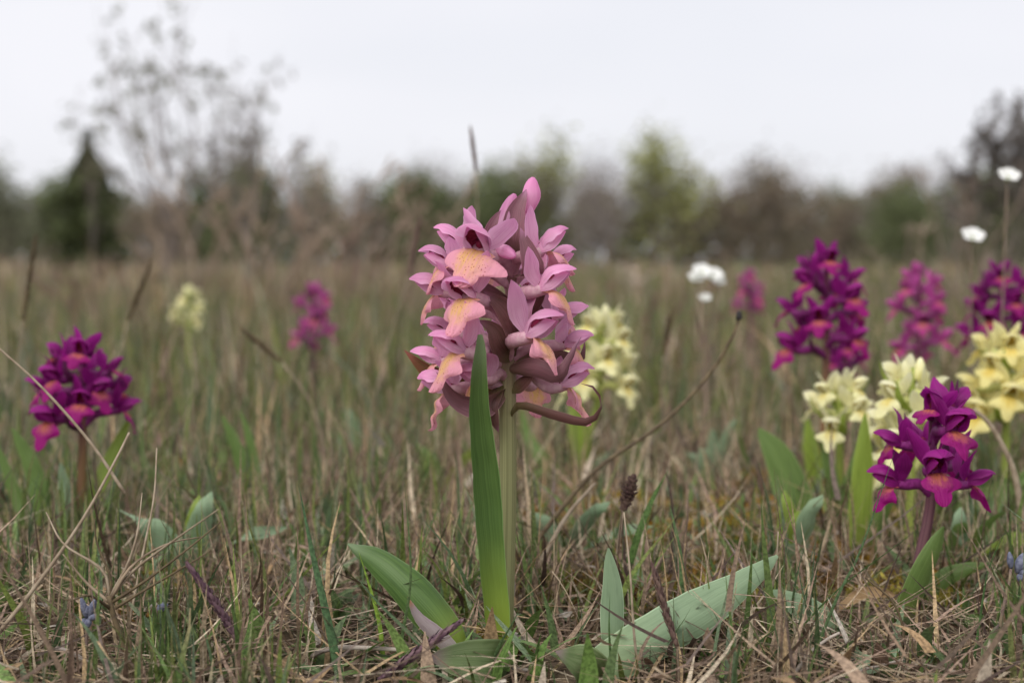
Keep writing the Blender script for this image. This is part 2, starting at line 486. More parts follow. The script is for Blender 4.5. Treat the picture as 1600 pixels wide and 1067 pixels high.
def throat_geo(s=1.0, seed=0):
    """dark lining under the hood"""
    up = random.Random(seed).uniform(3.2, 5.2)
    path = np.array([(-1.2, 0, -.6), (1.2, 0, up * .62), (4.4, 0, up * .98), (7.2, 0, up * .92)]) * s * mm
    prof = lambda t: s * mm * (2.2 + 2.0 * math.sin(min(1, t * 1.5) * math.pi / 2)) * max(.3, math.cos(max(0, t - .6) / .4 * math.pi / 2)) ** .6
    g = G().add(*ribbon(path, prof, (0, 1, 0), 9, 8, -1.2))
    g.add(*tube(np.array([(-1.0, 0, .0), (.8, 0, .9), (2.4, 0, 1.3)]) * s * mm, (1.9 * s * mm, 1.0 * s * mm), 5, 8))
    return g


def spur_geo(back, s=1.0, thick=1.0):
    """ovary and spur behind the flower, curving to the stem; back = end point in flower coordinates (m)"""
    b = np.array(back)
    q = np.array((-4.5 * s * mm, 0, -1.2 * s * mm))
    mid = q * .45 + b * .55 + np.array((0, 0, 2.6 * s * mm))
    v, f, uv = tube([(1.2 * s * mm, 0, -.6 * s * mm), q, mid, b], lambda t: thick * s * mm * (2.1 - .6 * t + .35 * math.sin(math.pi * t)), 10, 9)
    return G().add(v, f, uv)


SHARED = {}


def shared(kind, fn, *a):
    key = (kind,) + a
    if key not in SHARED: SHARED[key] = fn()
    return SHARED[key]


def place_flower(parent, pal, loc, az, pitch, roll, s, back=None, fold=.6, droop=1.0, seed=0, unique=False, lift=1.0, lipw=8.2, lipl=13.0):
    """flower > sepal x2, hood, petal x2, lip, throat ; forward +X"""
    rot = Matrix.Rotation(az, 4, 'Z') @ Matrix.Rotation(-pitch, 4, 'Y') @ Matrix.Rotation(roll, 4, 'X')
    mw = Matrix.Translation(Vector(loc)) @ rot @ Matrix.Scale(s, 4)
    if back is not None:
        bl = np.array(mw.inverted() @ Vector(back)); fl = spur_geo(bl, 1.0).mesh('flower')
    else:
        fl = shared('spur', lambda: spur_geo((-.0115, 0, -.0075)).mesh('flower'), pal)
    o = obj('flower', None, pal + '_spur', parent, mesh=fl); o.matrix_local = mw
    k = seed if unique else seed % 4
    sid = (pal, k, 'u' if unique else 's')
    def piece(name, mat, fn, *a):
        me = shared(name, lambda: fn().mesh(name), *sid, *a)
        return obj(name, None, mat, o, mesh=me)
    for sgn in (-1, 1):
        piece('sepal', pal + '_petal', lambda: sepal_geo(sgn, 1.0, k * 7 + sgn, lift), sgn)
        piece('petal', pal + '_petal', lambda: inner_petal_geo(sgn, 1.0, k * 5 + sgn), sgn)
    piece('hood', pal + '_petal', lambda: hood_geo(1.0, k * 3))
    piece('lip', pal + '_lip', lambda: lip_geo(1.0, fold, k, droop, lipl, lipw))
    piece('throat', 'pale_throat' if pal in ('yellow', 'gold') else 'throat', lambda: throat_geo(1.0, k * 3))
    return o


def bud(parent, pal, base, tip, rad, name='bud'):
    b = np.array(base); t = np.array(tip); mid = (b + t) / 2 + np.array((.0004, 0, 0))
    v, f, uv = tube([b, b * .7 + t * .3, mid, b * .25 + t * .75, t],
                    lambda q: rad * max(.12, math.sin(math.pi * min(1, .16 + .80 * q)) ** .7) * (1 if q < .93 else .6), 13, 12)
    # slight seams between the closed petals
    v = np.array(v); ax = norm(t - b)
    for i in range(13):
        c = v[i * 12:(i + 1) * 12].mean(0)
        for k in range(12):
            if k % 4 == 0: v[i * 12 + k] = c + (v[i * 12 + k] - c) * .84
    return obj(name, G().add(v, f, uv), pal + '_petal', parent)


def leaf_part(parent, pts, wd, mat, side=(1, 0, 0), cup=.5, fold=0., name='leaf', n=18, m=8, peak=.4, base=.55, tip=1.0, ripple=.0, twist=0., seed=0, label=None):
    v, f, uv = ribbon(pts, prof_lance(wd, tip, base, peak), side, n, m, cup, fold, ripple, 2.2, twist, seed)
    return obj(name, crumple(G().add(v, f, uv), wd * .05, 1.1 / (wd + 1e-6), seed + 77), mat, parent, label=label)


# ------------------------------------------------------------------ the pink orchid
def hero():
    d = HD; px0 = 787
    base_py = HOR + H / d * F
    org = P(px0, base_py, d)
    root = empty('orchid', org)
    tag(root, 'tall pale pink orchid with yellow spotted lips and one long upright leaf before its stem', 'orchid')
    def q(px, py, dy=0): return P(px, py, d + dy * mm) - org
    spx = F / d * mm                                    # photograph pixels per mm here
    axis = [q(786, 1024), q(790, 900), q(793, 760), q(793, 600), q(797, 480), q(806, 380), q(818, 320)]
    v, f, uv = tube(axis, lambda t: mm * (3.2 - .35 * t - 1.6 * max(0, t - .62) / .38), 26, 14)
    v = np.array(v)
    for i in range(26):                                 # shallow ridges along the stem
        c = v[i * 14:(i + 1) * 14].mean(0)
        v[i * 14:(i + 1) * 14:2] = c + (v[i * 14:(i + 1) * 14:2] - c) * .90
    obj('stem', G().add(v, f, uv), 'hero_stem', root)
    ax = catmull(axis, 80)
    def stem_at(z): return ax[int(np.argmin(np.abs(ax[:, 2] - z)))]
    # throat px, throat py, depth offset (mm), azimuth, pitch, roll, size, fold, droop, lift, lip width, lip length, drop of the attachment (mm)
    FL = [
        (722, 384, 3, 176, 14, 0, 1.00, 1.25, 1.0, 1.0, 7.5, 13, 9),
        (752, 388, -16, -112, 16, -10, 1.22, .50, 1.0, .72, 9.6, 13.2, 10),
        (692, 452, -4, 176, 2, -10, 1.00, 1.2, 1.0, .8, 7.5, 12, 9),
        (734, 460, -20, -130, 8, 6, 1.10, .70, 1.0, .9, 8.4, 13, 11),
        (704, 518, 6, 172, 0, 0, .86, 1.1, 1.0, .9, 7.5, 12, 8),
        (722, 545, -19, -158, 6, 0, 1.06, .85, 1.05, 1.1, 8.2, 13, 4),
        (703, 603, -6, 178, -6, -8, 1.00, 1.15, 1.1, .75, 7.5, 13, 3),
        (844, 388, -8, 6, 18, 0, 1.04, 1.05, .85, 1.1, 8.0, 13.5, 10),
        (848, 447, -14, -18, 10, 4, 1.05, 1.05, 1.0, .9, 8.0, 13.5, 9),
        (826, 522, -18, -22, 8, -4, 1.10, .85, .95, 1.1, 8.4, 13.5, 10),
        (878, 598, -4, 4, 4, 0, .98, 1.1, 1.15, .6, 7.4, 13, -4),
        (832, 597, 14, 72, -4, 0, .95, .8, 1.0, .7, 8, 13, 1),
        (872, 492, 8, 18, 4, 6, .95, 1.0, 1.0, .8, 7.8, 13, 8),
        (770, 420, 15, 120, 8, 0, 1.0, .8, 1.0, 1.0, 8, 13, 8),
        (826, 450, 17, 62, 6, 0, 1.0, .8, 1.0, 1.0, 8, 13, 8),
        (760, 545, 16, 118, 0, 0, 1.0, .8, 1.0, 1.0, 8, 13, 6),
        (720, 480, 14, 150, 4, 0, .95, .9, 1.0, 1.0, 8, 13, 7),
        (700, 412, -6, -170, 4, 6, .88, 1.2, 1.0, .7, 7.2, 12, 9),
        (885, 535, -2, -6, 0, 8, .88, 1.1, 1.0, .7, 7.2, 12, 6),
        (688, 560, -2, 176, 0, -4, .88, 1.0, 1.0, .7, 7.4, 12, 4),
        (862, 412, 4, 16, 8, 0, .86, 1.1, 1.0, .7, 7.2, 12, 9),
        (752, 590, -10, -140, -4, 0, .88, .9, 1.0, .7, 7.4, 12, 2),
    ]
    for i, (px, py, dy, az, pi_, ro, s, fo, dr, li, lw, ll, drop) in enumerate(FL):
        loc = q(px, py, dy); at = stem_at(loc[2] - drop * mm)
        place_flower(root, 'pink', loc, math.radians(az), math.radians(pi_), math.radians(ro), s * 1.03, at, fo, dr, 100 + i, True, li, lw, ll)
    # buds at the top
    bud(root, 'pink', q(822, 332, -1), q(833, 277, -2), 3.5 * mm)
    bud(root, 'pink', q(775, 385, -5), q(804, 303, -4), 4.0 * mm)
    bud(root, 'pink', q(806, 380, 3), q(822, 318, 4), 4.0 * mm)
    bud(root, 'pink', q(779, 388, -8), q(805, 401, -15), 2.3 * mm)
    # bracts: path, half width (mm), material, side, cup
    B = [
        ([q(806, 400, -2), q(800, 370, -7), q(808, 330, -7), q(822, 296, -5)], 4.6, 'mauve_bract', (1, 0, 0), -.9),
        ([q(800, 415, -2), q(770, 385, -8), q(775, 350, -8), q(790, 325, -6)], 4.4, 'mauve_bract', (1, .2, .2), -.8),
        ([q(806, 430, -3), q(832, 422, -13), q(826, 395, -14), q(813, 356, -13)], 4.2, 'mauve_bract', (1, 0, .1), -.7),
        ([q(797, 548, -2), q(806, 515, -12), q(788, 482, -15), q(757, 456, -14)], 5.6, 'brown_bract', (.7, .2, .6), -.8),
        ([q(800, 560, -2), q(782, 540, -13), q(772, 515, -15), q(748, 500, -15)], 4.4, 'brown_bract', (.6, 0, .7), -.7),
        ([q(788, 604, -1), q(725, 604, 2), q(672, 584, 2), q(631, 547, 1)], 4.0, 'red_bract', (.3, .2, 1), -.6),
        ([q(790, 612, -2), q(755, 634, -12), q(715, 624, -16), q(682, 582, -17)], 4.3, 'mauve_bract', (-.1, -.3, 1), -.95),
        ([q(794, 578, -2), q(832, 576, -14), q(876, 586, -18), q(908, 526, -16)], 4.0, 'mauve_bract', (0, -.3, 1), -.95),
        ([q(795, 652, -1), q(812, 634, -8), q(868, 650, -12), q(920, 660, -12), q(941, 634, -11), q(930, 607, -9), q(908, 599, -8)], 1.9, 'brown_bract', (0, -.4, 1), -.6),
        ([q(784, 600, -2), q(767, 628, -9), q(772, 655, -9), q(779, 676, -7)], 2.8, 'brown_bract', (1, 0, 0), -.5),
        ([q(797, 590, 2), q(818, 560, 6), q(850, 552, 7), q(905, 560, 8), q(914, 532, 8)], 2.8, 'brown_bract', (0, 0, 1), -.5),
        ([q(802, 500, -2), q(826, 480, -8), q(842, 455, -9), q(838, 428, -9)], 3.4, 'brown_bract', (1, 0, .2), -.6),
        ([q(797, 610, -2), q(812, 600, -4), q(830, 582, -8), q(836, 570, -9)], 3.2, 'brown_bract', (.4, 0, 1), -.6),
        ([q(798, 470, -2), q(745, 440, -9), q(722, 425, -9), q(717, 396, -8)], 2.9, 'mauve_bract', (1, 0, 0), -.7),
        ([q(800, 480, 3), q(760, 470, 12), q(735, 440, 14), q(730, 400, 12)], 4, 'mauve_bract', (1, 0, 0), -.7),
        ([q(800, 530, 3), q(820, 500, 14), q(850, 480, 16), q(860, 440, 14)], 4, 'brown_bract', (1, 0, 0), -.7),
    ]
    for i, (pts, wd, mat, side, cup) in enumerate(B):
        leaf_part(root, pts, wd * mm, mat, side, cup, 0, 'bract', 14, 6, .38, .35, 1.1, .12 * mm, 0, i)
    # the long leaf in front of the stem, other leaves
    leaf_part(root, [q(780, 1028, -4), q(776, 960, -7), q(766, 860, -11), q(756, 740, -17), q(745, 620, -24), q(748, 521, -29)], 5.2 * mm, 'hero_leaf', (1, .12, 0), -.85, -.12, 'leaf', 40, 10, .36, .76, .50, .7 * mm, .35, 3,
              label='long upright green leaf with rounded tip in front of the stem')
    leaf_part(root, [q(722, 1042, -14), q(700, 990, -16), q(640, 920, -14), q(584, 872, -8), q(543, 849, -3)], 8.2 * mm, 'hero_leaf', (.75, .25, .85), 1.1, 0, 'leaf', 22, 10, .4, .6, .85, .6 * mm, 0, 4,
              label='broad green leaf folded along its midrib, arching to one side')
    leaf_part(root, [q(730, 1040, -22), q(692, 1000, -22), q(655, 965, -22), q(637, 932, -22)], 2.7 * mm, 'sheath', (1, .2, .4), .7, 0, 'sheath', 12, 6, .4, .6, 1.0, 0, 0, 5,
              label='small pale sheath leaf with an orange withered tip')
    leaf_part(root, [q(796, 1024, -6), q(770, 1038, -28), q(725, 1034, -36), q(672, 1026, -40)], 8.0 * mm, 'purplish_leaf', (.2, .8, .75), -.5, 0, 'leaf', 16, 8, .5, .5, .7, .5 * mm, 0, 6)


hero()


# ------------------------------------------------------------------ other orchids
def orchid(label, pal, px, d, top, low, n=14, width=50, stem='purple_stem', bract='purple_bract', leaves=(), lean=0., s=.9, buds=2, seed=0, stem_px=None, lip=None, group=None, flowers=None):
    rr = random.Random(seed)
    base_py = HOR + H / d * F; sx = stem_px if stem_px is not None else px
    org = P(sx, base_py, d); root = empty('orchid', org)
    tag(root, label, 'orchid', group)
    def q(a, b, dy=0): return P(a, b, d + dy * mm) - org
    topz = q(px, top)[2]; lowz = q(px, low)[2]; tx = q(px, top)[0]
    axis = [np.array((0, 0, -.002)), np.array((tx * .35, 0, lowz * .5)), np.array((tx * .9, 0, lowz + .004)), np.array((tx, 0, topz - .006))]
    v, f, uv = tube(axis, lambda t: mm * (2.7 - 1.3 * t), 14, 10)
    obj('stem', G().add(v, f, uv), stem, root)
    ax = catmull(axis, 60)
    ph = rr.random() * 6.28
    rad = width / 2 * mm - 11 * mm * s
    for i, (fx, fy, dy, az, pi_, sc, drop) in enumerate(flowers or ()):
        loc = q(fx, fy, dy); at = ax[int(np.argmin(np.abs(ax[:, 2] - (loc[2] - drop * mm))))]
        place_flower(root, pal, loc, math.radians(az), math.radians(pi_), rr.uniform(-.15, .15), sc, at, .6, 1.0, seed * 10 + i, True, rr.uniform(.8, 1.1), 7.6, 11.5)
        c = at; dv = norm(np.array((loc[0] - c[0], loc[1] - c[1], 0)))
        if i % 2 == 0:
            leaf_part(root, [c, c + dv * 6 * mm + np.array((0, 0, 2 * mm)), c + dv * 11 * mm + np.array((0, 0, 9 * mm)), c + dv * 12 * mm + np.array((0, 0, 18 * mm))], 2.8 * mm, bract, (-dv[1], dv[0], 0), .6, 0, 'bract', 9, 4, .38, .4, 1.1, 0, 0, i)
    for i in range(0 if flowers else n):
        t = (i + .5) / n
        z = lowz + 4 * mm + (topz - lowz - 13 * mm) * t
        c = ax[int(np.argmin(np.abs(ax[:, 2] - z)))]
        az = ph + i * 2.39996 + rr.uniform(-.3, .3)
        r_ = rad * (1.0 - .45 * t * t) * rr.uniform(.85, 1.15)
        loc = np.array((c[0] + r_ * math.cos(az), c[1] + r_ * math.sin(az), z + rr.uniform(-2, 2) * mm))
        at = ax[int(np.argmin(np.abs(ax[:, 2] - (z - 6 * mm))))]
        sc = s * (1 - .25 * t) * rr.uniform(.92, 1.08)
        place_flower(root, pal, loc, az + rr.uniform(-.25, .25), math.radians(rr.uniform(-4, 16) + 12 * t), rr.uniform(-.2, .2), sc, at, .55, 1.0, i, False)
        if i % 2 == 0:
            zb = z - 6 * mm; cb = ax[int(np.argmin(np.abs(ax[:, 2] - zb)))]
            dirv = np.array((math.cos(az + .4), math.sin(az + .4), 0))
            pts = [cb, cb + dirv * 7 * mm + np.array((0, 0, 1 * mm)), cb + dirv * 13 * mm + np.array((0, 0, 6 * mm)), cb + dirv * 15 * mm + np.array((0, 0, 14 * mm))]
            leaf_part(root, pts, 2.6 * mm, bract, (-dirv[1], dirv[0], 0), .6, 0, 'bract', 9, 4, .38, .4, 1.1, 0, 0, i)
    for b in range(buds):
        az = ph + b * 2.4; c = ax[-1] + np.array((math.cos(az) * 2.4, math.sin(az) * 2.4, -7 + 1.5 * b)) * mm
        bud(root, pal, c, c + np.array((math.cos(az) * 1.6, math.sin(az) * 1.6, 10)) * mm, 2.5 * mm)
    for k, (pts, wpx, mat, side, cup) in enumerate(leaves):
        pp = [q(*p_) for p_ in pts]
        leaf_part(root, pp, wpx / (F / d * mm) * mm / 2, mat, side, cup, 0, 'leaf', 18, 8, .4, .6, .85, .3 * mm, 0, k + seed)
    return root


orchid('deep magenta orchid on a brown stem, alone in the turf, crossed by a dry straw', 'purple', 130, .655, 519, 672, 12, 54, 'brown_stem',
       leaves=[([(128, 860, 0), (150, 770, 4), (185, 690, 10), (207, 648, 14)], 26, 'lime_leaf', (1, .2, .3), .5),
               ([(122, 858, 0), (108, 800, -6), (98, 745, -8), (94, 722, -8)], 24, 'glaucous_leaf', (1, .2, 0), .5)], s=1.05, seed=5, stem_px=126)
orchid('small rose pink orchid on a thin dark stem, among grass beside the bare shrub', 'rose', 490, 1.30, 438, 548, 9, 54, 'purple_stem', leaves=[([(487, 645, 0), (500, 610, 5), (515, 585, 6)], 10, 'leaf', (1, 0, 0), .5)], s=1.0, seed=8, stem_px=488)
orchid('little pale yellow orchid, blurred in the grass under the bare shrub', 'yellow', 295, 1.55, 442, 512, 8, 50, 'green_stem', 'green_bract', s=.95, seed=9)
orchid('pale yellow orchid right behind the tall pale pink orchid', 'yellow', 940, .85, 472, 622, 13, 60, 'green_stem', 'green_bract',
       leaves=[([(905, 765, 0), (906, 700, -5), (900, 640, -6), (896, 600, -6)], 34, 'lime_leaf', (1, .1, 0), .5),
               ([(915, 765, 0), (925, 740, -12), (945, 720, -14), (955, 705, -14)], 30, 'glaucous_leaf', (1, .2, .4), .5),
               ([(900, 765, 0), (850, 720, -10), (826, 680, -6), (815, 640, -4)], 22, 'leaf', (1, .2, .3), .5),
               ([(905, 765, 0), (860, 750, -20), (820, 735, -28)], 28, 'leaf', (.2, .4, 1), .5)], s=1.12, seed=12, stem_px=905)
orchid('small far purple orchid next to the white flower cluster', 'rose', 1172, 1.5, 416, 492, 8, 42, 'purple_stem', s=.8, seed=14)
orchid('tall reddish purple orchid rising behind the pale yellow pair', 'purple', 1292, .77, 374, 556, 12, 60, 'brown_stem', s=1.08, seed=17, stem_px=1284,
       leaves=[([(1284, 800, 0), (1276, 740, -4), (1266, 690, -6), (1262, 650, -6)], 30, 'lime_leaf', (1, .1, 0), .5)])
orchid('short purple orchid tucked low beside the tall reddish purple one', 'purple', 1322, .95, 494, 590, 8, 36, 'purple_stem', s=.8, seed=18)
orchid('rosy purple orchid with orange throats, between the tall purple and the dark purple one', 'rose', 1437, 1.0, 404, 562, 12, 54, 'purple_stem', s=1.0, seed=21)
orchid('dark purple orchid behind the lemon yellow orchid', 'purple', 1565, .88, 402, 560, 14, 58, 'purple_stem', s=1.04, seed=24, lean=0)
orchid('pale cream yellow orchid with a red dotted top flower, smaller of the pale pair', 'yellow', 1312, .70, 570, 678, 7, 44, 'green_stem', 'green_bract',
       leaves=[([(1305, 830, 0), (1300, 750, -8), (1288, 700, -8), (1280, 680, -8)], 24, 'leaf', (1, .1, 0), .5),
               ([(1270, 850, -10), (1245, 780, -12), (1218, 715, -10), (1186, 668, -8)], 62, 'leaf', (1, .2, .4), .55),
               ([(1305, 830, 0), (1332, 750, -6), (1344, 690, -6)], 30, 'leaf', (1, .2, 0), .5)], s=.98, seed=27)
orchid('pale cream yellow orchid with broad lime leaf, directly behind the front purple orchid', 'yellow', 1425, .63, 553, 755, 11, 50, 'green_stem', 'green_bract',
       leaves=[([(1335, 890, 0), (1345, 800, -6), (1350, 720, -8), (1352, 645, -8)], 40, 'lime_leaf', (1, .1, 0), .5),
               ([(1345, 890, 0), (1375, 810, -4), (1392, 760, -4), (1398, 730, -4)], 34, 'leaf', (1, .2, .3), .5)], s=1.1, seed=30, stem_px=1420)
orchid('lemon yellow orchid in front of the dark purple orchid', 'gold', 1572, .72, 508, 660, 12, 58, 'green_stem', 'green_bract',
       leaves=[([(1560, 815, 0), (1590, 780, -8), (1640, 700, -8)], 40, 'leaf', (1, .2, .5), .5),
               ([(1440, 860, -20), (1500, 812, -22), (1560, 770, -20), (1610, 745, -16)], 42, 'leaf', (.3, .3, 1), .5)], s=1.15, seed=33)
orchid('front purple orchid with few open flowers, violet stem and one folded green leaf', 'purple', 1458, .525, 600, 795, 8, 46, 'purple_stem',
       leaves=[([(1415, 985, -8), (1430, 930, -12), (1456, 870, -14), (1474, 822, -14)], 48, 'leaf', (.9, .2, .4), .7),
               ([(1430, 955, 18), (1470, 905, 18), (1510, 888, 16), (1545, 880, 14)], 34, 'leaf', (.2, .3, 1), -.9)], s=1.02, seed=42, stem_px=1424, buds=1, flowers=[
           (1405, 690, -4, 178, 6, .92, 8), (1400, 752, -3, 186, 0, .98, 6), (1458, 732, -15, -88, 4, 1.12, 7), (1486, 668, -13, -72, 10, 1.08, 8), (1512, 752, -3, -4, 0, .98, 5),
           (1462, 640, -8, -140, 34, .86, 9), (1490, 634, 4, 30, 30, .86, 8), (1440, 690, 13, 110, 6, .95, 6), (1490, 720, 13, 60, 4, .95, 6)])


# ------------------------------------------------------------------ separate leafy plants in the foreground
def leaf_plant(label, px, d, leaves, group=None):
    base_py = HOR + H / d * F; org = P(px, base_py, d); root = empty('leaf_plant', org); tag(root, label, 'plant', group)
    for k, (pts, wpx, mat, side, cup, *rest) in enumerate(leaves):
        pp = [P(a, b, d + dy * mm) - org for a, b, dy in pts]
        leaf_part(root, pp, wpx / (F / d * mm) * mm / 2, mat, side, cup, 0, 'leaf', 20, 8, rest[0] if rest else .4, .6, .85, .3 * mm, 0, k)
    return root


leaf_plant('plant with long pale blue-green leaves lying out, and one upright, beside the tall pink orchid', 950, .462, [
    ([(905, 1062, -6), (985, 1015, -4), (1080, 960, 4), (1150, 918, 12), (1216, 868, 18)], 78, 'glaucous_leaf', (-.35, .35, .9), -.55, .35),
    ([(960, 1050, 4), (958, 985, 6), (957, 920, 6), (950, 856, 6)], 40, 'glaucous_leaf', (1, .15, 0), .35, .35),
    ([(925, 1075, -10), (910, 1048, -24), (885, 1030, -28), (868, 1018, -28)], 84, 'purplish_leaf', (.6, .7, -.1), -.5, .45)])
leaf_plant('plant with low pale blue-green leaf lying between the pink and the front purple orchid', 1330, .50, [
    ([(1330, 1000, 0), (1290, 970, -4), (1250, 945, -4), (1205, 922, -2)], 50, 'glaucous_leaf', (.3, .5, .8), .4),
    ([(1335, 1000, 0), (1340, 1035, -40), (1375, 1035, -44), (1405, 1012, -40)], 42, 'glaucous_leaf', (.3, .5, .8), .4)])
leaf_plant('tuft of narrow blurred green leaves left of the deep magenta orchid', 62, .66, [
    ([(75, 850, 0), (66, 790, 0), (45, 720, 0), (18, 668, 0)], 32, 'leaf', (1, .1, .3), .5),
    ([(60, 850, 0), (30, 790, 6), (8, 730, 6), (-6, 690, 6)], 22, 'leaf', (1, .1, .3), .5)])
leaf_plant('pair of slim green leaves standing between the magenta and the pink orchid', 395, .74, [
    ([(395, 810, 0), (385, 750, 0), (366, 690, 0), (346, 648, 0)], 24, 'leaf', (1, .1, .3), .5),
    ([(400, 810, 0), (398, 740, 4), (388, 680, 4), (374, 640, 4)], 18, 'leaf', (1, .1, .2), .5),
    ([(395, 812, 0), (340, 790, -6), (280, 775, -8), (240, 800, -8)], 30, 'leaf', (.2, .3, 1), .5)])
leaf_plant('small plant with one reddish-based green leaf at the violet bud stalk', 1545, .452, [
    ([(1540, 1080, 0), (1545, 1030, 0), (1552, 1000, 0), (1560, 975, 0)], 28, 'purplish_leaf', (1, .1, 0), .6),
    ([(1580, 1075, 0), (1590, 1020, -3), (1620, 985, -3)], 40, 'glaucous_leaf', (.5, .3, .7), .4)])


for k, (px, d, lab) in enumerate([(690, .80, 'tuft of broad green leaves in the straw behind the pink orchid stem'), (1240, .60, 'broad-leaved green rosette below the pale cream yellow pair'), (1500, .60, 'broad green rosette between the front purple and the lemon yellow orchid'),
                                  (560, .95, 'small green rosette below the small rose pink orchid'), (1120, .85, 'low grey-green rosette under the bent dry stalk'), (300, .60, 'low green rosette right of the deep magenta orchid'), (880, .62, 'low grey-green rosette in the moss behind the pale leaf')]):
    by = HOR + H / d * F; sc_ = F / d * mm; lv = []; rr = random.Random(k + 500)
    for j in range(4):
        a = rr.uniform(-1.1, 1.1); ln = rr.uniform(26, 44) * sc_; hx = math.sin(a) * ln; hz = math.cos(a) * ln
        lv.append(([(px, by, 0), (px + hx * .3, by - hz * .42, -3), (px + hx * .7, by - hz * .8, -6), (px + hx * 1.1, by - hz * .98, -8 * rr.random())], rr.uniform(8, 12) * sc_, rr.choice(['leaf', 'leaf', 'glaucous_leaf', 'lime_leaf']) if 'grey' not in lab else 'glaucous_leaf', (.8, .3, .5 * a), .5))
    leaf_plant(lab, px, d, lv)


# ------------------------------------------------------------------ stalks, spikes and small flowers
def base_on_ground(px, d): return P(px, HOR + H / d * F + 4, d)


def stalk(name, label, cat, pts, rad, mat, group=None, tipmat=None, tiplen=0.0, n=22):
    """pts = list of (px, py, d)"""
    W = np.array([P(*p) for p in pts]); org = W[0].copy(); L = W - org
    v, f, uv = tube(L, rad, n, 7)
    o = obj(name, G().add(v, f, uv), mat, loc=org); tag(o, label, cat, group)
    return o, org, L


o, org, L_ = stalk('dry_stalk', 'long bent brown dry stalk with a black tip, leaning over the turf', 'stalk',
                   [(795, 905, .60), (850, 830, .60), (930, 735, .61), (1030, 665, .62), (1100, 595, .63), (1140, 535, .63), (1155, 496, .63)], lambda t: mm * (1.15 - .45 * t), 'dark_stem')
e = L_[-1]
obj('tip', G().add(*tube([e - np.array((0, 0, .001)), e + np.array((0, 0, .0028))], (1.5 * mm, 1.1 * mm), 4, 8)), 'black_tip', o)


def spike_geo(path, rad, rows=16, per=5, size=2.2, seed=0):
    """a grass ear: overlapping small pointed spikelets round an axis"""
    r = random.Random(seed); g = G(); p = catmull(path, rows); T = norm(np.gradient(p, axis=0))
    g.add(*tube(path, (rad * .5, rad * .25), 10, 6))
    for i in range(rows):
        t = i / (rows - 1); rr = rad * math.sin(math.pi * (.12 + .84 * t)) ** .6
        ref = norm(np.cross(T[i], (0.3, 1, .1))); bb = np.cross(T[i], ref)
        for k in range(per):
            a = 6.283 * k / per + i * .9; dv = ref * math.cos(a) + bb * math.sin(a)
            b = p[i] + dv * rr * .35; e = b + T[i] * size * mm * r.uniform(.8, 1.2) + dv * rr * r.uniform(.5, .9)
            sd = np.cross(T[i], dv)
            g.add(*ribbon([b, (b + e) / 2 + dv * rr * .25, e], prof_lance(rad * .42, 1, .5, .4), sd, 4, 2, .6))
    return g


def spike(label, pts, head0, rad, mat, stem_mat_='dry_stem', group=None, rows=16, size=2.4, stem_r=.5, seed=0, per=5):
    """grass_spike > stem, ear ; pts px path from the ground up, head0 = index where the ear starts"""
    W = np.array([P(*p) for p in pts]); org = W[0].copy(); L = W - org
    root = empty('grass_spike', org); tag(root, label, 'grass spike', group)
    v, f, uv = tube(L[:head0 + 1], (stem_r * mm, stem_r * .8 * mm), 12, 6); obj('stem', G().add(v, f, uv), stem_mat_, root)
    obj('ear', spike_geo(L[head0:], rad, rows, per, size, seed), mat, root)
    return root


spike('slender violet grass ear leaning in the turf near the dead branched herb', [(392, 1090, .443), (378, 1012, .443), (345, 955, .443), (298, 888, .443)], 1, 1.7 * mm, 'violet_spike', 'herb_stem', rows=20, size=3.2, seed=1)
spike('thick dark violet grass ear lying at the foot of the tall pink orchid', [(560, 1110, .438), (592, 1062, .438), (650, 1020, .438), (712, 976, .439)], 1, 1.8 * mm, 'violet_spike', 'herb_stem', rows=22, size=3.4, seed=2)
spike('brown grass ear with a long bristle, before the pale blue-green leaf', [(1062, 1080, .447), (1058, 1010, .447), (1040, 955, .447), (1022, 893, .447)], 1, 1.5 * mm, 'brown_spike', 'herb_stem', rows=16, size=3.4, seed=3)
spike('dark ragged dry ear low in the straw beside the pale blue-green leaf', [(1195, 1085, .448), (1212, 1050, .448), (1232, 1018, .448), (1254, 990, .448)], 1, 2.0 * mm, 'dark_stem', 'dark_stem', rows=8, size=4.6, seed=4, per=4)
spike('round fuzzy brown seed head on a short stalk behind the pale leaf', [(958, 935, .53), (965, 860, .53), (974, 796, .53), (988, 750, .53)], 2, 3.0 * mm, 'brown_spike', 'dry_stem', rows=9, size=2.4, stem_r=.7, seed=5, per=9)
spike('lone grey grass ear standing against the sky above the pink orchid', [(775, 760, .82), (760, 600, .82), (748, 380, .82), (744, 268, .82), (736, 205, .82)], 3, 1.5 * mm, 'brown_spike', 'dry_stem', rows=14, size=3.2, stem_r=.35, seed=6)
for k, (pts, lab) in enumerate([
        ([(20, 770, .83), (26, 600, .83), (36, 500, .83), (55, 378, .83)], 'tall blurred brown sedge ear at the field edge, above the narrow green leaves'),
        ([(150, 760, .86), (180, 600, .86), (200, 500, .86), (232, 420, .86)], 'leaning blurred brown sedge ear above the deep magenta orchid'),
        ([(1035, 740, .9), (1036, 640, .9), (1037, 555, .9), (1047, 492, .9)], 'slim olive grass ear beyond the bent dry stalk'),
        ([(530, 790, .8), (490, 640, .8), (440, 565, .8), (385, 520, .8)], 'drooping olive sedge ear below the small rose pink orchid'),
        ([(560, 745, .9), (600, 560, .9), (640, 430, .9), (655, 350, .9)], 'tall thin dry ear left of the pink orchid')]):
    spike(lab, pts, 2, 2.0 * mm, 'dark_stem' if k < 4 else 'brown_spike', 'dry_stem', rows=12, size=5, seed=10 + k)


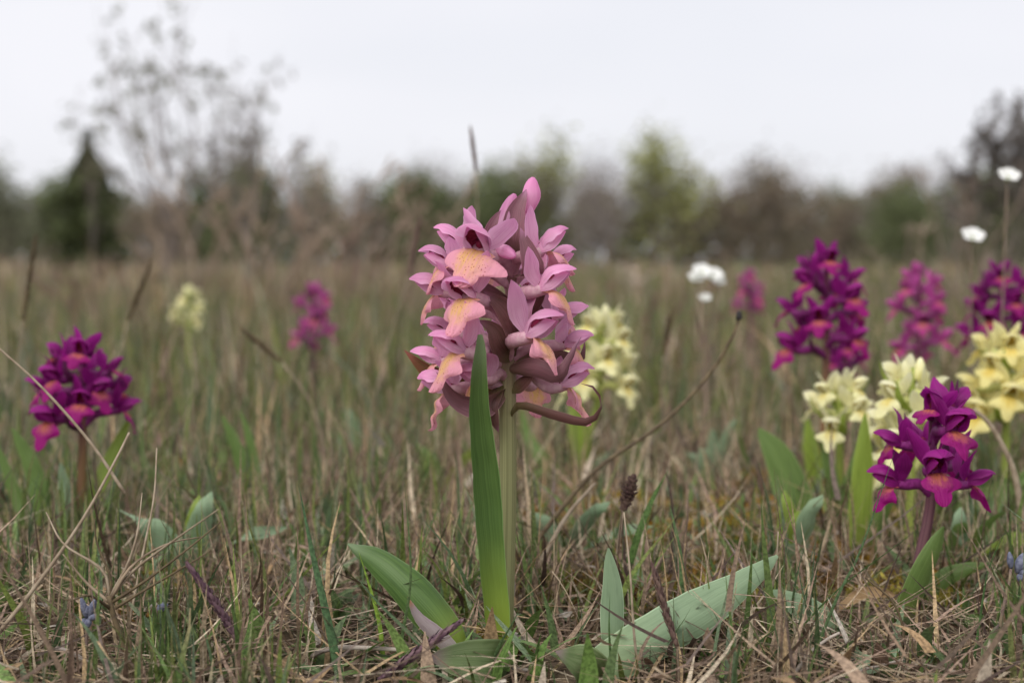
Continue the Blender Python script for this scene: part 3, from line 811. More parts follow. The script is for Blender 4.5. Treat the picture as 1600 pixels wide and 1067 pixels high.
def herb(label, stem_pts, branches, rad, mat):
    W = np.array([P(*p) for p in stem_pts]); org = W[0].copy(); root = empty('dead_herb', org); tag(root, label, 'dead herb')
    obj('stem', G().add(*tube(W - org, (rad, rad * .7), 12, 7)), mat, root)
    for b in branches:
        Bp = np.array([P(*p) for p in b]) - org
        obj('branch', G().add(*tube(Bp, (rad * .5, rad * .16), 12, 5)), R.choice(['herb_straw', 'dry_stem', 'dark_stem']), root)
    return root


dd = .444
herb('dead branched herb with dark stem and straw-brown rays, left in the foreground', [(222, 1090, dd), (205, 1040, dd), (180, 970, dd), (170, 930, dd)],
     [[(172, 935, dd), (160, 890, dd), (100, 850, dd), (72, 800, dd + .01)], [(172, 935, dd), (172, 900, dd), (152, 850, dd), (147, 810, dd)],
      [(172, 932, dd), (200, 880, dd), (215, 830, dd), (222, 770, dd + .01)], [(176, 930, dd), (210, 890, dd), (270, 845, dd - .01), (342, 795, dd - .02)],
      [(176, 940, dd), (230, 905, dd), (290, 860, dd), (345, 815, dd)], [(180, 950, dd), (220, 925, dd), (280, 890, dd), (330, 860, dd)],
      [(170, 940, dd), (135, 910, dd), (110, 880, dd), (98, 865, dd)], [(174, 935, dd), (205, 885, dd), (260, 850, dd + .01), (318, 838, dd + .02)],
      [(172, 950, dd), (140, 930, dd - .01), (110, 938, dd - .02), (90, 930, dd - .02)]], 1.15 * mm, 'dark_stem')

# single straws that stand out
STRAWS = [
    ('pale straw slanting across the deep magenta orchid', [(195, 770, .50), (140, 690, .50), (60, 600, .50), (-30, 520, .50)], .65, 'dry_stem'),
    ('long straw rising past the dead branched herb toward the magenta orchid', [(-20, 1010, .45), (60, 910, .455), (130, 810, .46), (180, 720, .465), (202, 676, .47)], .75, 'dry_stem'),
    ('bleached curved straw on the ground before the dead herb', [(60, 1022, .452), (90, 1013, .452), (130, 1030, .45), (185, 1070, .447)], .9, 'pale_stem'),
    ('grey woody straw lying flat left of the pink orchid foot', [(488, 1026, .463), (500, 1017, .462), (545, 1011, .462), (640, 1016, .463), (690, 1024, .465)], .95, 'pale_stem'),
    ('bleached straw lying flat right of the pink orchid foot', [(800, 1045, .455), (830, 1047, .455), (858, 1056, .455)], .8, 'pale_stem'),
    ('bleached flat stem standing behind the pink orchid foot', [(790, 960, .50), (802, 925, .50), (800, 890, .50), (796, 862, .50)], .9, 'pale_stem'),
    ('thin straw leaning to the grass at the front purple orchid', [(1300, 1085, .44), (1340, 1050, .45), (1380, 1038, .45), (1412, 1030, .455)], .7, 'pale_stem'),
    ('straw bending up from the dark ragged ear', [(1232, 1070, .447), (1260, 1025, .447), (1290, 1000, .447), (1312, 988, .447)], .8, 'pale_stem'),
    ('brown bent stalk hanging beside the front purple orchid', [(1600, 830, .62), (1585, 740, .62), (1562, 688, .62), (1540, 655, .62), (1520, 640, .62)], 1.7, 'dry_stem'),
    ('upright thin straw with reddish base crossing the pale leaf', [(1000, 1080, .445), (990, 980, .445), (985, 900, .445), (975, 800, .45)], .5, 'dry_stem'),
    ('upright straw at the tip of the pale blue-green leaf', [(1190, 1000, .49), (1200, 940, .487), (1212, 890, .485), (1216, 830, .485)], .5, 'dry_stem'),
    ('thick brown stalk slanting up behind the pale leaf', [(800, 960, .54), (860, 850, .55), (890, 800, .56), (930, 755, .57)], 1.2, 'dry_stem'),
    ('arched dark straw in front of the front purple orchid', [(1402, 1040, .47), (1412, 990, .47), (1395, 940, .47), (1352, 902, .47)], .55, 'dark_stem'),
    ('tall straw crossing low beside the magenta orchid leaves', [(195, 1010, .47), (220, 880, .48), (240, 780, .49), (245, 700, .5)], .5, 'dry_stem'),
]
for lab, pts, r_, mt in STRAWS:
    stalk('dry_straw', lab, 'straw', pts, (r_ * mm, r_ * .55 * mm), mt)

BLADES = [
    ('broad dark green grass blade standing apart left of the pink orchid', [(538, 1090, .448), (515, 980, .45), (490, 870, .452), (466, 755, .455)], 15, (.075, .14, .06)),
    ('fine green grass blade rising beside the folded leaf of the pink orchid', [(626, 1080, .45), (628, 1000, .452), (642, 900, .455), (632, 750, .46)], 6, (.09, .14, .05)),
    ('bright lime grass blade behind the folded leaf of the pink orchid', [(600, 1040, .468), (594, 980, .47), (582, 930, .47), (560, 860, .472)], 8, (.22, .34, .05)),
    ('long grass blade crossing low in front of the pink orchid sheath', [(720, 1090, .44), (650, 1000, .44), (590, 940, .442), (548, 890, .445)], 8, (.08, .13, .06)),
    ('grass blade leaning over the tall leaf foot of the pink orchid', [(765, 1075, .45), (775, 1020, .45), (800, 975, .452), (815, 945, .455)], 6, (.08, .13, .05)),
    ('green grass blade curving before the pale blue-green leaf', [(962, 1090, .44), (955, 1030, .44), (952, 980, .44), (953, 925, .442)], 6, (.07, .13, .04)),
    ('broad green blade at the round fuzzy seed head', [(985, 880, .54), (1000, 830, .54), (1020, 780, .545), (1044, 735, .55)], 14, (.12, .21, .06)),
    ('upright green blade behind the pale blue-green leaf', [(1068, 930, .52), (1062, 860, .52), (1052, 810, .52), (1045, 785, .52)], 11, (.12, .20, .08)),
    ('long grass blade slanting before the front purple orchid stem', [(1200, 1040, .47), (1300, 930, .47), (1390, 860, .472), (1450, 815, .475)], 5, (.10, .17, .06)),
    ('crossing grass blade at the lime leaf near the front purple orchid', [(1250, 1080, .46), (1310, 930, .462), (1345, 860, .465), (1400, 700, .47)], 7, (.11, .18, .08)),
    ('tall thin blade rising next to the violet bud stalk', [(1515, 1080, .455), (1530, 980, .457), (1545, 890, .46), (1578, 815, .465)], 6, (.08, .15, .05)),
    ('long fine blade reaching over the pale leaf tip', [(1130, 1085, .45), (1180, 1010, .45), (1230, 970, .452), (1270, 945, .455)], 5, (.09, .15, .05)),
]
for k, (lab, pts, wpx, colr) in enumerate(BLADES):
    W = np.array([P(*p) for p in pts]); org = W[0].copy()
    wd = wpx / (F / pts[0][2])/2
    v, f, uv = ribbon(W - org, lambda t: wd * max(.04, (1 - t ** 2.2)), (1, .3, .1), 16, 2, .5, 0, 0, 1, .4, k)
    o = obj('tall_grass', G().add(v, f, uv, colr), 'grass', loc=org); tag(o, lab, 'grass blade')


def bud_herb(label, px, py, d, buds, stem):
    """forget-me-not in bud: stem, small hairy bluish buds"""
    S = np.array([P(*p) for p in stem]); org = S[0].copy(); root = empty('forget_me_not', org); tag(root, label, 'wildflower')
    obj('stem', G().add(*tube(S - org, (.75 * mm, .5 * mm), 10, 6)), 'herb_stem', root)
    for k, (ax_, ay, bx, by, r_) in enumerate(buds):
        b = P(ax_, ay, d) - org; e = P(bx, by, d - .001) - org
        obj('bud', G().add(*tube([b, (b + e) / 2, e], lambda t: r_ * mm * max(.25, math.sin(math.pi * (.12 + .8 * t))), 8, 8)), 'blue_bud', root)


bud_herb('grey-blue wildflower bud cluster with hairy cups beside the dead herb', 138, 955, .455,
         [(136, 965, 126, 932, 1.2), (138, 964, 150, 934, 1.2), (138, 966, 154, 961, 1.1), (137, 966, 138, 980, 1.3), (136, 962, 137, 946, 1.0), (134, 966, 128, 974, 1.0)],
         [(136, 1082, .455), (135, 1030, .455), (136, 968, .455)])
bud_herb('small grey-blue bud half hidden in dry grass right of the dead herb', 254, 946, .462,
         [(246, 950, 262, 944, 1.4), (246, 950, 258, 951, 1.2)], [(232, 1075, .462), (238, 1010, .462), (246, 950, .462)])
bud_herb('grey-violet nodding bud stalk beyond the front purple orchid', 1590, 880, .47,
         [(1580, 888, 1577, 862, 1.2), (1590, 895, 1600, 864, 2.0), (1592, 897, 1606, 890, 2.0), (1590, 897, 1602, 905, 1.8)],
         [(1556, 1070, .47), (1562, 980, .47), (1578, 905, .47), (1580, 886, .47)])


def white_flower(label, px, d, heads, group='white meadow flowers'):
    """saxifrage: thin stem, white five-petalled cups"""
    org = P(px, HOR + H / d * F + 2, d); root = empty('white_flower', org); tag(root, label, 'wildflower', group)
    for k, (hx, hy, s) in enumerate(heads):
        top = P(hx, hy, d) - org
        obj('stem', G().add(*tube([np.zeros(3), top * np.array((.4, 1, .55)), top], (.8 * mm, .5 * mm), 10, 6)), 'herb_stem', root)
        cup = G().add(*tube([top, top + np.array((0, 0, 3.2 * mm * s))], (1.3 * mm * s, 2.2 * mm * s), 4, 8)); obj('calyx', cup, 'green_bract', root)
        for j in range(5):
            a = 1.257 * j + k; ax1 = np.array((1, 0, 0.)); upv = norm(np.array((.15 * math.sin(k * 2.1), -.62, .78))); ax2 = np.cross(upv, ax1)
            dv = ax1 * math.cos(a) + ax2 * math.sin(a); sdv = np.cross(upv, dv)
            b = top + upv * 2.0 * mm * s
            pts = [b, b + dv * 3.2 * mm * s + upv * 2.8 * mm * s, b + dv * 7.5 * mm * s + upv * 4.0 * mm * s]
            v, f, uv = ribbon(pts, lambda t: mm * s * (1.0 + 3.0 * math.sin(math.pi * min(1, .1 + .75 * t))), sdv, 8, 4, .4)
            obj('petal', G().add(v, f, uv), 'white_petal', root)


white_flower('cluster of white meadow flowers on thin stems next to the small far purple orchid', 1102, .98, [(1096, 432, .95), (1112, 438, .95), (1124, 445, .6), (1101, 470, .6), (1086, 440, .8)])
white_flower('single white meadow flower above the rosy purple orchid', 1516, .86, [(1518, 378, .95)])
white_flower('tall white meadow flower close to the dark bare bush', 1560, .80, [(1574, 284, .85)])

o_ = leaf_part(None, [P(1300, 960, .52), P(1340, 930, .52), P(1375, 925, .515), P(1400, 930, .51)], 2.2 * mm, 'straw_leaf', (0, .6, .8), .5, 0, 'dead_leaf', 14, 6, .5, .4, .6, 1.2 * mm, .5, 2)
tag(o_, 'crumpled tan dead leaf lying between the lime leaf and front purple orchid', 'dead leaf')


# ------------------------------------------------------------------ turf (uncountable)
def fan(n, d0, d1, power, wid=.56, extra=.08):
    u = NR.random(n); d = (d0 ** power + u * (d1 ** power - d0 ** power)) ** (1 / power)
    x = (NR.random(n) * 2 - 1) * (wid * d + extra)
    return x, d


def clump(x, d, frac, per, sig):
    """gather a share of the blades into tufts"""
    n = len(x); k = max(1, n // per); c = NR.integers(0, n, k); own = c[NR.integers(0, k, n)]
    go = NR.random(n) < frac
    x2 = np.where(go, x[own] + NR.normal(0, sig, n) * d[own], x); d2 = np.where(go, d[own] + NR.normal(0, sig, n) * d[own], d)
    return x2, np.maximum(d2, .36)


def patch(x, y, fr, ph=0.):
    """smooth pseudo-noise in 0..1 for drier and greener patches"""
    s = np.sin(x * fr + 1.3 * np.sin(y * fr * .7 + ph)) + np.sin(y * fr * 1.3 + 1.7 * np.sin(x * fr * .9 + 2 + ph)) + .6 * np.sin((x + y) * fr * 2.3 + ph)
    return .5 + s / 5.2


def blades(name, x, y, z, Ln, wd, lean, bend, cols, segs, mat, label, cat, pitch=None, tipcol=None):
    """many narrow tapering blades as one mesh"""
    n = len(x); a = NR.random(n) * 6.2832; fa = a + 1.57 + NR.normal(0, .5, n)
    t = np.linspace(0, 1, segs + 1)[None, :]
    th = (lean[:, None] + bend[:, None] * t)                     # angle from vertical along the blade
    ds = Ln[:, None] / segs
    hx = np.concatenate([np.zeros((n, 1)), np.cumsum(np.sin(th[:, 1:]) * ds, 1)], 1)
    hz = np.concatenate([np.zeros((n, 1)), np.cumsum(np.cos(th[:, 1:]) * ds, 1)], 1)
    wob = NR.normal(0, .035, (n, 1)) * Ln[:, None] * np.sin(t * 3.1 * NR.uniform(.6, 1.6, (n, 1)))
    px = x[:, None] + np.cos(a)[:, None] * hx - np.sin(a)[:, None] * wob
    py = y[:, None] + np.sin(a)[:, None] * hx + np.cos(a)[:, None] * wob
    pz = np.maximum(z[:, None] + hz, -.002 + .001 * NR.random((n, 1)))
    w_ = wd[:, None] * np.maximum(.06, 1 - t ** 1.8) * .5
    ox = np.cos(fa)[:, None] * w_; oy = np.sin(fa)[:, None] * w_
    V = np.empty((n, segs + 1, 2, 3), np.float32)
    V[:, :, 0, 0] = px - ox; V[:, :, 0, 1] = py - oy; V[:, :, 0, 2] = pz
    V[:, :, 1, 0] = px + ox; V[:, :, 1, 1] = py + oy; V[:, :, 1, 2] = pz
    K = np.repeat(cols[:, None, :], segs + 1, 1)
    if tipcol is not None:
        k = (np.clip(t - .55, 0, 1) / .45)[:, :, None] * tipcol[0][:, None, None]
        K = K * (1 - k) + np.asarray(tipcol[1])[None, None, :] * k
    K = np.repeat(K[:, :, None, :], 2, 2)
    K = np.concatenate([K, np.ones(K.shape[:3] + (1,))], -1).astype(np.float32)
    b = (np.arange(n) * (segs + 1) * 2)[:, None]; s = np.arange(segs)[None, :] * 2
    Q = np.stack([b + s, b + s + 1, b + s + 3, b + s + 2], -1).reshape(-1, 4).astype(np.int32)
    me = bpy.data.meshes.new(name); nv = n * (segs + 1) * 2; nf = len(Q)
    me.vertices.add(nv); me.vertices.foreach_set('co', V.ravel())
    me.loops.add(nf * 4); me.loops.foreach_set('vertex_index', Q.ravel())
    me.polygons.add(nf); me.polygons.foreach_set('loop_start', np.arange(nf, dtype=np.int32) * 4)
    me.update(calc_edges=True)
    me.polygons.foreach_set('use_smooth', np.ones(nf, bool))
    at = me.color_attributes.new('Col', 'FLOAT_COLOR', 'POINT'); at.data.foreach_set('color', K.ravel())
    o = obj(name, None, mat, mesh=me); tag(o, label, cat, kind='stuff')
    return o


GREEN = np.array([(.095, .150, .045), (.12, .175, .050), (.075, .120, .050), (.165, .215, .055), (.115, .160, .090), (.145, .165, .060)])
TAN = np.array([(.40, .31, .205), (.30, .22, .15), (.52, .43, .31), (.22, .15, .10), (.34, .235, .175), (.42, .30, .17), (.15, .10, .07), (.11, .075, .05)])


def pick(pal, n): 
    c = pal[NR.integers(0, len(pal), n)] * NR.uniform(.75, 1.25, (n, 1)); return c


def near_limit(x, d, Ln):
    """turf is short and trodden just before the pink orchid and the leaves beside it"""
    cap = np.where(d < .475, .020 + np.clip((d - .36) / .115, 0, 1) * .035, np.where(d < .75, .056, .085))
    mid = (np.abs(x - .003) < .060) & (d < .50)
    cap = np.where(mid, np.minimum(cap, .020), cap)
    mid = (np.abs(x - .292 * d) < .028) & (d < .53)          # worn spot before the front purple orchid
    cap = np.where(mid, np.minimum(cap, .018), cap)
    return np.minimum(Ln, cap * NR.uniform(.6, 1.15, len(x)))


def mossy(x, d, p=.45):
    """open mossy ground behind the pale leaves"""
    return ~((x > .015 * d / .6) & (x < .30 * d) & (d > .52) & (d < .80) & (NR.random(len(x)) > p))


def thin(x, d, p=.25):
    """thinner cover on the bare spot at the foot of the pink orchid"""
    return ~((x > -.065) & (x < .045) & (d < .472) & (NR.random(len(x)) > p))


# near green blades
n = 19000; x, d = fan(n, .37, 1.15, 1.6); x, d = clump(x, d, .7, 16, .010); pt = patch(x, d, 9)
keep = (NR.random(n) < np.where(x < -.04, .85, .50) * (.30 + .85 * pt)) & thin(x, d) & mossy(x, d); x, d, pt = x[keep], d[keep], pt[keep]; n = len(x)
Ln = near_limit(x, d, NR.gamma(3.2, .0118, n) + .008)
blades('green_grass', x, d, np.full(n, -.004), Ln, .0008 + NR.gamma(1.6, .0006, n), NR.normal(0, .36, n), NR.normal(.25, .5, n), pick(GREEN, n), 6, 'grass',
       'fine green grass of the near turf', 'grass', tipcol=(NR.random(n) * (NR.random(n) < .35), (.38, .28, .17)))
# near upright dead straw
n = 21000; x, d = fan(n, .37, 1.15, 1.6); x, d = clump(x, d, .6, 20, .012); pt = patch(x, d, 9)
keep = (NR.random(n) < np.where(x < -.04, .62, .95) * (1.15 - .6 * pt)) & thin(x, d) & mossy(x, d, .55); x, d = x[keep], d[keep]; n = len(x)
Ln = near_limit(x, d, NR.gamma(2.6, .0120, n) + .006)
blades('dry_grass', x, d, np.full(n, -.004), Ln, .0006 + NR.gamma(1.5, .0005, n), NR.normal(0, .55, n), NR.normal(.1, .5, n), pick(TAN, n), 5, 'straw',
       'dead upright grass of the near turf', 'grass')
# near litter lying flat
n = 26000; x, d = fan(n, .36, 1.05, 1.5); keep = thin(x, d, .3); x, d = x[keep], d[keep]; n = len(x)
blades('grass_litter', x, d, NR.gamma(1.4, .0036, n) - .002, NR.uniform(.012, .06, n), NR.uniform(.0006, .0018, n), NR.normal(1.5, .20, n), NR.normal(.05, .30, n), pick(TAN, n), 4, 'straw',
       'flattened straw litter under the near grass', 'litter')
# darker stems, broken twigs and withered leaf pieces in the litter
n = 1500; x, d = fan(n, .38, 1.1, 1.5); keep = thin(x, d, .4); x, d = x[keep], d[keep]; n = len(x)
blades('broken_twigs', x, d, NR.gamma(1.6, .005, n), NR.uniform(.02, .07, n), NR.uniform(.0012, .0026, n), NR.normal(1.2, .35, n), NR.normal(.0, .25, n), pick(np.array([(.09, .06, .04), (.13, .09, .06), (.07, .045, .035), (.16, .12, .10)]), n), 5, 'straw',
       'dark broken twigs and stems in the litter', 'litter')
n = 2200; x, d = fan(n, .38, 1.2, 1.5)
blades('withered_leaves', x, d, NR.gamma(1.5, .003, n), NR.uniform(.008, .024, n), NR.uniform(.0025, .006, n), NR.normal(1.1, .4, n), NR.normal(.5, .5, n), pick(np.array([(.40, .33, .25), (.28, .20, .14), (.20, .13, .09), (.45, .40, .34), (.33, .22, .12)]), n), 5, 'straw',
       'withered leaf pieces in the litter', 'litter')
# middle distance
n = 44000; x, d = fan(n, 1.05, 4.2, 1.35, .74); x, d = clump(x, d, .8, 30, .014); pt = patch(x, d, 2.6, 1.)
g_ = NR.random(n) < np.where(x < .1 * d, .42, .26) + .70 * pt
cols = np.where(g_[:, None], pick(GREEN, n) * np.array((1.15, .96, 1.1)), pick(TAN, n) * .95)
Ln = np.minimum(NR.gamma(3.2, .0150, n) + .012, .12)
blades('meadow_grass', x, d, np.full(n, -.005), Ln, NR.uniform(.0015, .0050, n), NR.normal(0, .40, n), NR.normal(.2, .45, n), cols, 4, 'grass',
       'green and straw coloured grass of the middle meadow', 'grass')
n = 66000; x, d = fan(n, 4.0, 17, 1.3, .74); x, d = clump(x, d, .8, 30, .012); pt = patch(x, d, .8, 2.)
g_ = NR.random(n) < .26 + .70 * pt
cols = np.where(g_[:, None], pick(GREEN, n) * np.array((1.15, .94, 1.1)), pick(TAN, n) * .9)
blades('meadow_grass', x, d, np.full(n, -.008), np.minimum(NR.gamma(3.5, .022, n) + .02, .17), NR.uniform(.004, .011, n), NR.normal(0, .33, n), NR.normal(.2, .45, n), cols, 3, 'grass',
       'olive and brown grass of the farther meadow', 'grass')
n = 56000; x, d = fan(n, 16, 62, 1.3, .74); x, d = clump(x, d, .7, 40, .012); pt = patch(x, d, .25, 3.)
g_ = NR.random(n) < .25 + .35 * pt
cols = np.where(g_[:, None], pick(GREEN, n) * 1.1, pick(TAN, n) * .85)
blades('meadow_grass', x, d, np.full(n, -.01), NR.uniform(.10, .34, n), NR.uniform(.03, .07, n), NR.normal(0, .30, n), NR.normal(.2, .4, n), cols, 2, 'grass',
       'brownish grass at the far edge of the meadow', 'grass')


# moss cushions (tiny leaves heaped in low mounds)
def moss():
    spots = []
    for _ in range(64):
        d_ = R.uniform(.53, .84); spots.append((R.uniform(.02, .30) * d_, d_, R.uniform(.012, .024)))
    for _ in range(46): spots.append((R.uniform(-.30, .45), R.uniform(.44, 1.0), R.uniform(.008, .018)))
    xs, ys, zs, cs = [], [], [], []
    base = np.array([(.38, .27, .035), (.44, .24, .03), (.30, .25, .045), (.27, .15, .04), (.20, .18, .05)])
    for (cx, cy, r_) in spots:
        m = int(200 * (r_ / .016) ** 1.4); a = NR.random(m) * 6.283; q = np.sqrt(NR.random(m))
        xs.append(cx + np.cos(a) * q * r_ * 1.3); ys.append(cy + np.sin(a) * q * r_); zs.append(np.sqrt(np.maximum(0, 1 - q * q)) * r_ * .62 * NR.uniform(.6, 1.1, m) - .002)
        cs.append(np.tile(base[R.randrange(5)] * R.uniform(.7, 1.2), (m, 1)) * NR.uniform(.6, 1.3, (m, 1)))
    x, y, z, c = map(np.concatenate, (xs, ys, zs, cs)); n = len(x)
    blades('moss', x, y, z, NR.uniform(.002, .005, n), NR.uniform(.0010, .0022, n), NR.normal(0, .6, n), NR.normal(.3, .4, n), c, 2, 'grass', 'yellow and rusty moss cushions between the straw', 'moss')


moss()
# small broad herb leaves near the ground
n = 3600; x, d = fan(n, .42, 1.3, 1.5)
blades('herb_leaves', x, d, NR.uniform(-.003, .004, n), NR.uniform(.008, .030, n), NR.uniform(.003, .0085, n), NR.normal(.7, .35, n), NR.normal(.6, .3, n),
       pick(np.array([(.12, .20, .05), (.17, .26, .08), (.20, .27, .15), (.10, .15, .06)]), n), 5, 'grass', 'small low green herb leaves in the turf', 'herbs')


# ------------------------------------------------------------------ taller dry stalks standing in the meadow
def dry_tuft(label, px, d, n, height, spread, seed, colr=(.30, .225, .165), group=None):
    rr = random.Random(seed); org = P(px, HOR + H / d * F, d); root = empty('dry_grass_tuft', org); tag(root, label, 'dry grass', group)
    for k in range(max(4, int(n * .6))):
        a = rr.uniform(0, 6.28); ln = height * rr.uniform(.5, 1.0); out_ = spread * rr.uniform(.1, 1)
        dv = np.array((math.cos(a), math.sin(a) * .5, 0)); b = dv * spread * .12
        pts = [b - np.array((0, 0, .01)), b + dv * out_ * .35 + np.array((0, 0, ln * .5)), b + dv * out_ + np.array((rr.uniform(-.3, .3) * spread, 0, ln))]
        g = G(); rad = .0022 * d ** .5
        col = np.array(colr) * rr.uniform(.75, 1.25)
        v, f, uv = tube(pts, (rad, rad * .5), 7, 4); g.add(v, f, uv, col)
        e = np.array(pts[-1]); m_ = np.array(pts[1])
        for j in range(rr.randint(1, 4)):
            t = rr.uniform(.45, .95); p0 = m_ * (1 - t) + e * t; q_ = p0 + np.array((rr.uniform(-1, 1), rr.uniform(-.4, .4), rr.uniform(.4, 1.2))) * ln * .13
            v, f, uv = tube([p0, (p0 + q_) / 2, q_], (rad * .7, rad * .7), 4, 4); g.add(v, f, uv, col)
        obj('stalk', g, 'straw', root)


TG = 'dry stalk tufts in the meadow'
dry_tuft('wide tuft of pale dry stalks beside the foot of the bare shrub', 420, 3.4, 26, .42, .28, 1, group=TG)
dry_tuft('thin tuft of forked pinkish dry stalks left of the pink orchid', 620, 2.6, 16, .30, .20, 2, group=TG)
dry_tuft('dense tuft of brownish dry stalks between the bare shrub and the pink orchid', 530, 4.2, 26, .42, .34, 3, (.26, .18, .14), TG)
dry_tuft('sparse dry stalks at the base of the bare shrub trunk', 300, 4.4, 18, .40, .36, 4, group=TG)
dry_tuft('low reddish dry tuft beyond the pale yellow orchid', 1010, 2.2, 16, .13, .16, 5, (.20, .12, .09), TG)
dry_tuft('sparse tall dry stalks by the dark bare bush', 1500, 2.8, 9, .34, .14, 6, (.24, .18, .14), TG)
dry_tuft('low brown dry tuft beyond the magenta orchid', 170, 3.0, 16, .17, .3, 7, (.22, .15, .11), TG)
dry_tuft('single clump of slim dry stalks between the tall and the rosy purple orchid', 1415, 2.5, 5, .22, .08, 8, (.24, .19, .14), TG)


# ------------------------------------------------------------------ trees and shrubs
def grow(rr, g, p, dv, ln, rad, depth, ends, spread=.55, col=(.10, .08, .07), sides=5, up=.15, kids=(2, 4), wander=.18):
    """limb with side branches; ends collects twig ends"""
    pts = [np.array(p)]; v = np.array(dv, float)
    for k in range(3):
        v = norm(v + np.array([rr.gauss(0, wander), rr.gauss(0, wander), rr.gauss(0, wander) + up * .3])); pts.append(pts[-1] + v * ln / 3)
    a, f, uv = tube(pts, (rad, rad * .5), 5, sides, False); g.add(a, f, uv, col)
    if depth == 0:
        ends.append(pts[-1]); ends.append(pts[2]); return
    for k in range(rr.randint(*kids)):
        t = rr.uniform(.35, 1.0); i = min(2, int(t * 3)); q = pts[i] + (pts[i + 1] - pts[i]) * (t * 3 - i)
        nv = norm(v + np.array([rr.gauss(0, spread), rr.gauss(0, spread), rr.gauss(0, spread * .6) + up]))
        grow(rr, g, q, nv, ln * rr.uniform(.55, .8), rad * .52, depth - 1, ends, spread, col, max(3, sides - 1), up, kids, wander)
    grow(rr, g, pts[-1], v, ln * .7, rad * .5, depth - 1, ends, spread, col, max(3, sides - 1), up, kids, wander)


def leaf_cloud(name, pts, cols, size, mat='foliage'):
    """leaf faces at points"""
    n = len(pts); pts = np.asarray(pts)
    a = norm(NR.normal(0, 1, (n, 3))); b = norm(np.cross(a, NR.normal(0, 1, (n, 3))))
    s = (size * NR.uniform(.6, 1.4, n))[:, None]
    V = np.stack([pts - a * s, pts + b * s * .55, pts + a * s, pts - b * s * .55], 1).reshape(-1, 3)
    me = bpy.data.meshes.new(name)
    me.vertices.add(4 * n); me.vertices.foreach_set('co', V.astype(np.float32).ravel())
    me.loops.add(4 * n); me.loops.foreach_set('vertex_index', np.arange(4 * n, dtype=np.int32))
    me.polygons.add(n); me.polygons.foreach_set('loop_start', np.arange(n, dtype=np.int32) * 4); me.update(calc_edges=True)
    K = np.repeat(cols, 4, 0); K = np.hstack([K, np.ones((len(K), 1))]).astype(np.float32)
    at = me.color_attributes.new('Col', 'FLOAT_COLOR', 'POINT'); at.data.foreach_set('color', K.ravel())
    me.materials.append(M[mat])
    return me


KIND = {   # leaf colour, leaves per twig end, leaf size, spread of the leaf cloud, limb spread
    'bare': ((.25, .215, .19), 7, .06, .35, .45), 'grey': ((.20, .21, .13), 9, .09, .40, .50), 'green': ((.14, .165, .075), 16, .10, .38, .55),
    'lime': ((.30, .31, .12), 9, .10, .42, .60), 'dark': ((.085, .105, .045), 22, .10, .32, .5), 'brown': ((.22, .175, .125), 9, .09, .4, .5)}


def tree(label, kind, px, top, d, width, seed, group=None, name='tree', base_dark=False):
    rr = random.Random(seed); col, per, size, cloud, spread = KIND[kind]
    org = P(px, HOR + H / d * F, d); hgt = H - (top - HOR) / F * d
    root = empty(name, org); tag(root, label, 'tree' if name == 'tree' else 'bush', group)
    g = G(); ends = []
    stems = rr.randint(2, 4)
    for k in range(stems):
        a = 6.28 * k / stems + rr.random()
        grow(rr, g, (math.cos(a) * .1, math.sin(a) * .1, -.05), norm(np.array((math.cos(a) * .28, math.sin(a) * .28, 1))), hgt * .42, hgt * .016, 3, ends, spread, (.1, .08, .07), 5, .16, (2, 3))
    E = np.array(ends); zmax = E[:, 2].max(); xw = np.abs(E[:, :2]).max()
    sc = np.array((width / 2 / xw, width / 2 / xw, hgt * .97 / zmax))
    for v in g.v: v *= sc
    E = E * sc
    obj('trunk', g, 'bark', root)
    nl = len(E) // (5 if kind == 'lime' else 2)
    low = np.stack([NR.uniform(-.42, .42, nl) * width, NR.uniform(-.42, .42, nl) * width, NR.random(nl) * hgt * .55], 1)
    E2 = np.vstack([E, low]) if kind not in ('bare',) else E
    pts = np.repeat(E2, per, 0) + NR.normal(0, cloud * hgt / 5, (len(E2) * per, 3))
    pts[:, 2] = np.maximum(pts[:, 2], .05)
    cl = np.repeat(np.array(col)[None] * NR.uniform(.6, 1.4, (len(E2), 1)), per, 0) * NR.uniform(.75, 1.25, (len(pts), 1))
    o = obj('crown', None, None, root, mesh=leaf_cloud('crown', pts, cl, size * hgt / 5))
    return root


TREES = [
    ('lime green budding tree, taller and rounder, in the tree line', 'lime', 868, 203, 52, 3.6), ('yellow-green budding tree with narrow crown in the tree line', 'lime', 1030, 206, 52, 3.4),
    ('grey bare tree standing behind the lone grey grass ear', 'bare', 650, 235, 55, 3.6), ('tall grey bare tree rising over the tall purple orchid', 'bare', 1215, 240, 55, 3.2),
    ('round green tree above the rosy purple orchid', 'green', 1415, 288, 44, 3.0), ('thin bare tree beside the round green tree', 'bare', 1468, 248, 54, 1.6),
    ('yellowish tree beyond the crown of the bare shrub', 'lime', 490, 256, 55, 2.2), ('low grey-green tree at the field edge left of the juniper', 'grey', 15, 245, 48, 2.8),
    ('bare pale tree beside the lime green tree', 'bare', 935, 232, 57, 2.6), ('slim grey bare tree between the two lime trees and the purple orchids', 'bare', 1120, 262, 55, 2.6),
    ('grey tree top above the rosy purple and tall purple orchid', 'grey', 1325, 272, 55, 2.2), ('grey-green tree directly behind the pink orchid', 'green', 780, 258, 50, 2.8)]
for i, (lab, kd, px, top, d, wd) in enumerate(TREES):
    tree(lab, kd, px, top, d, wd, 40 + i)
rr = random.Random(99)
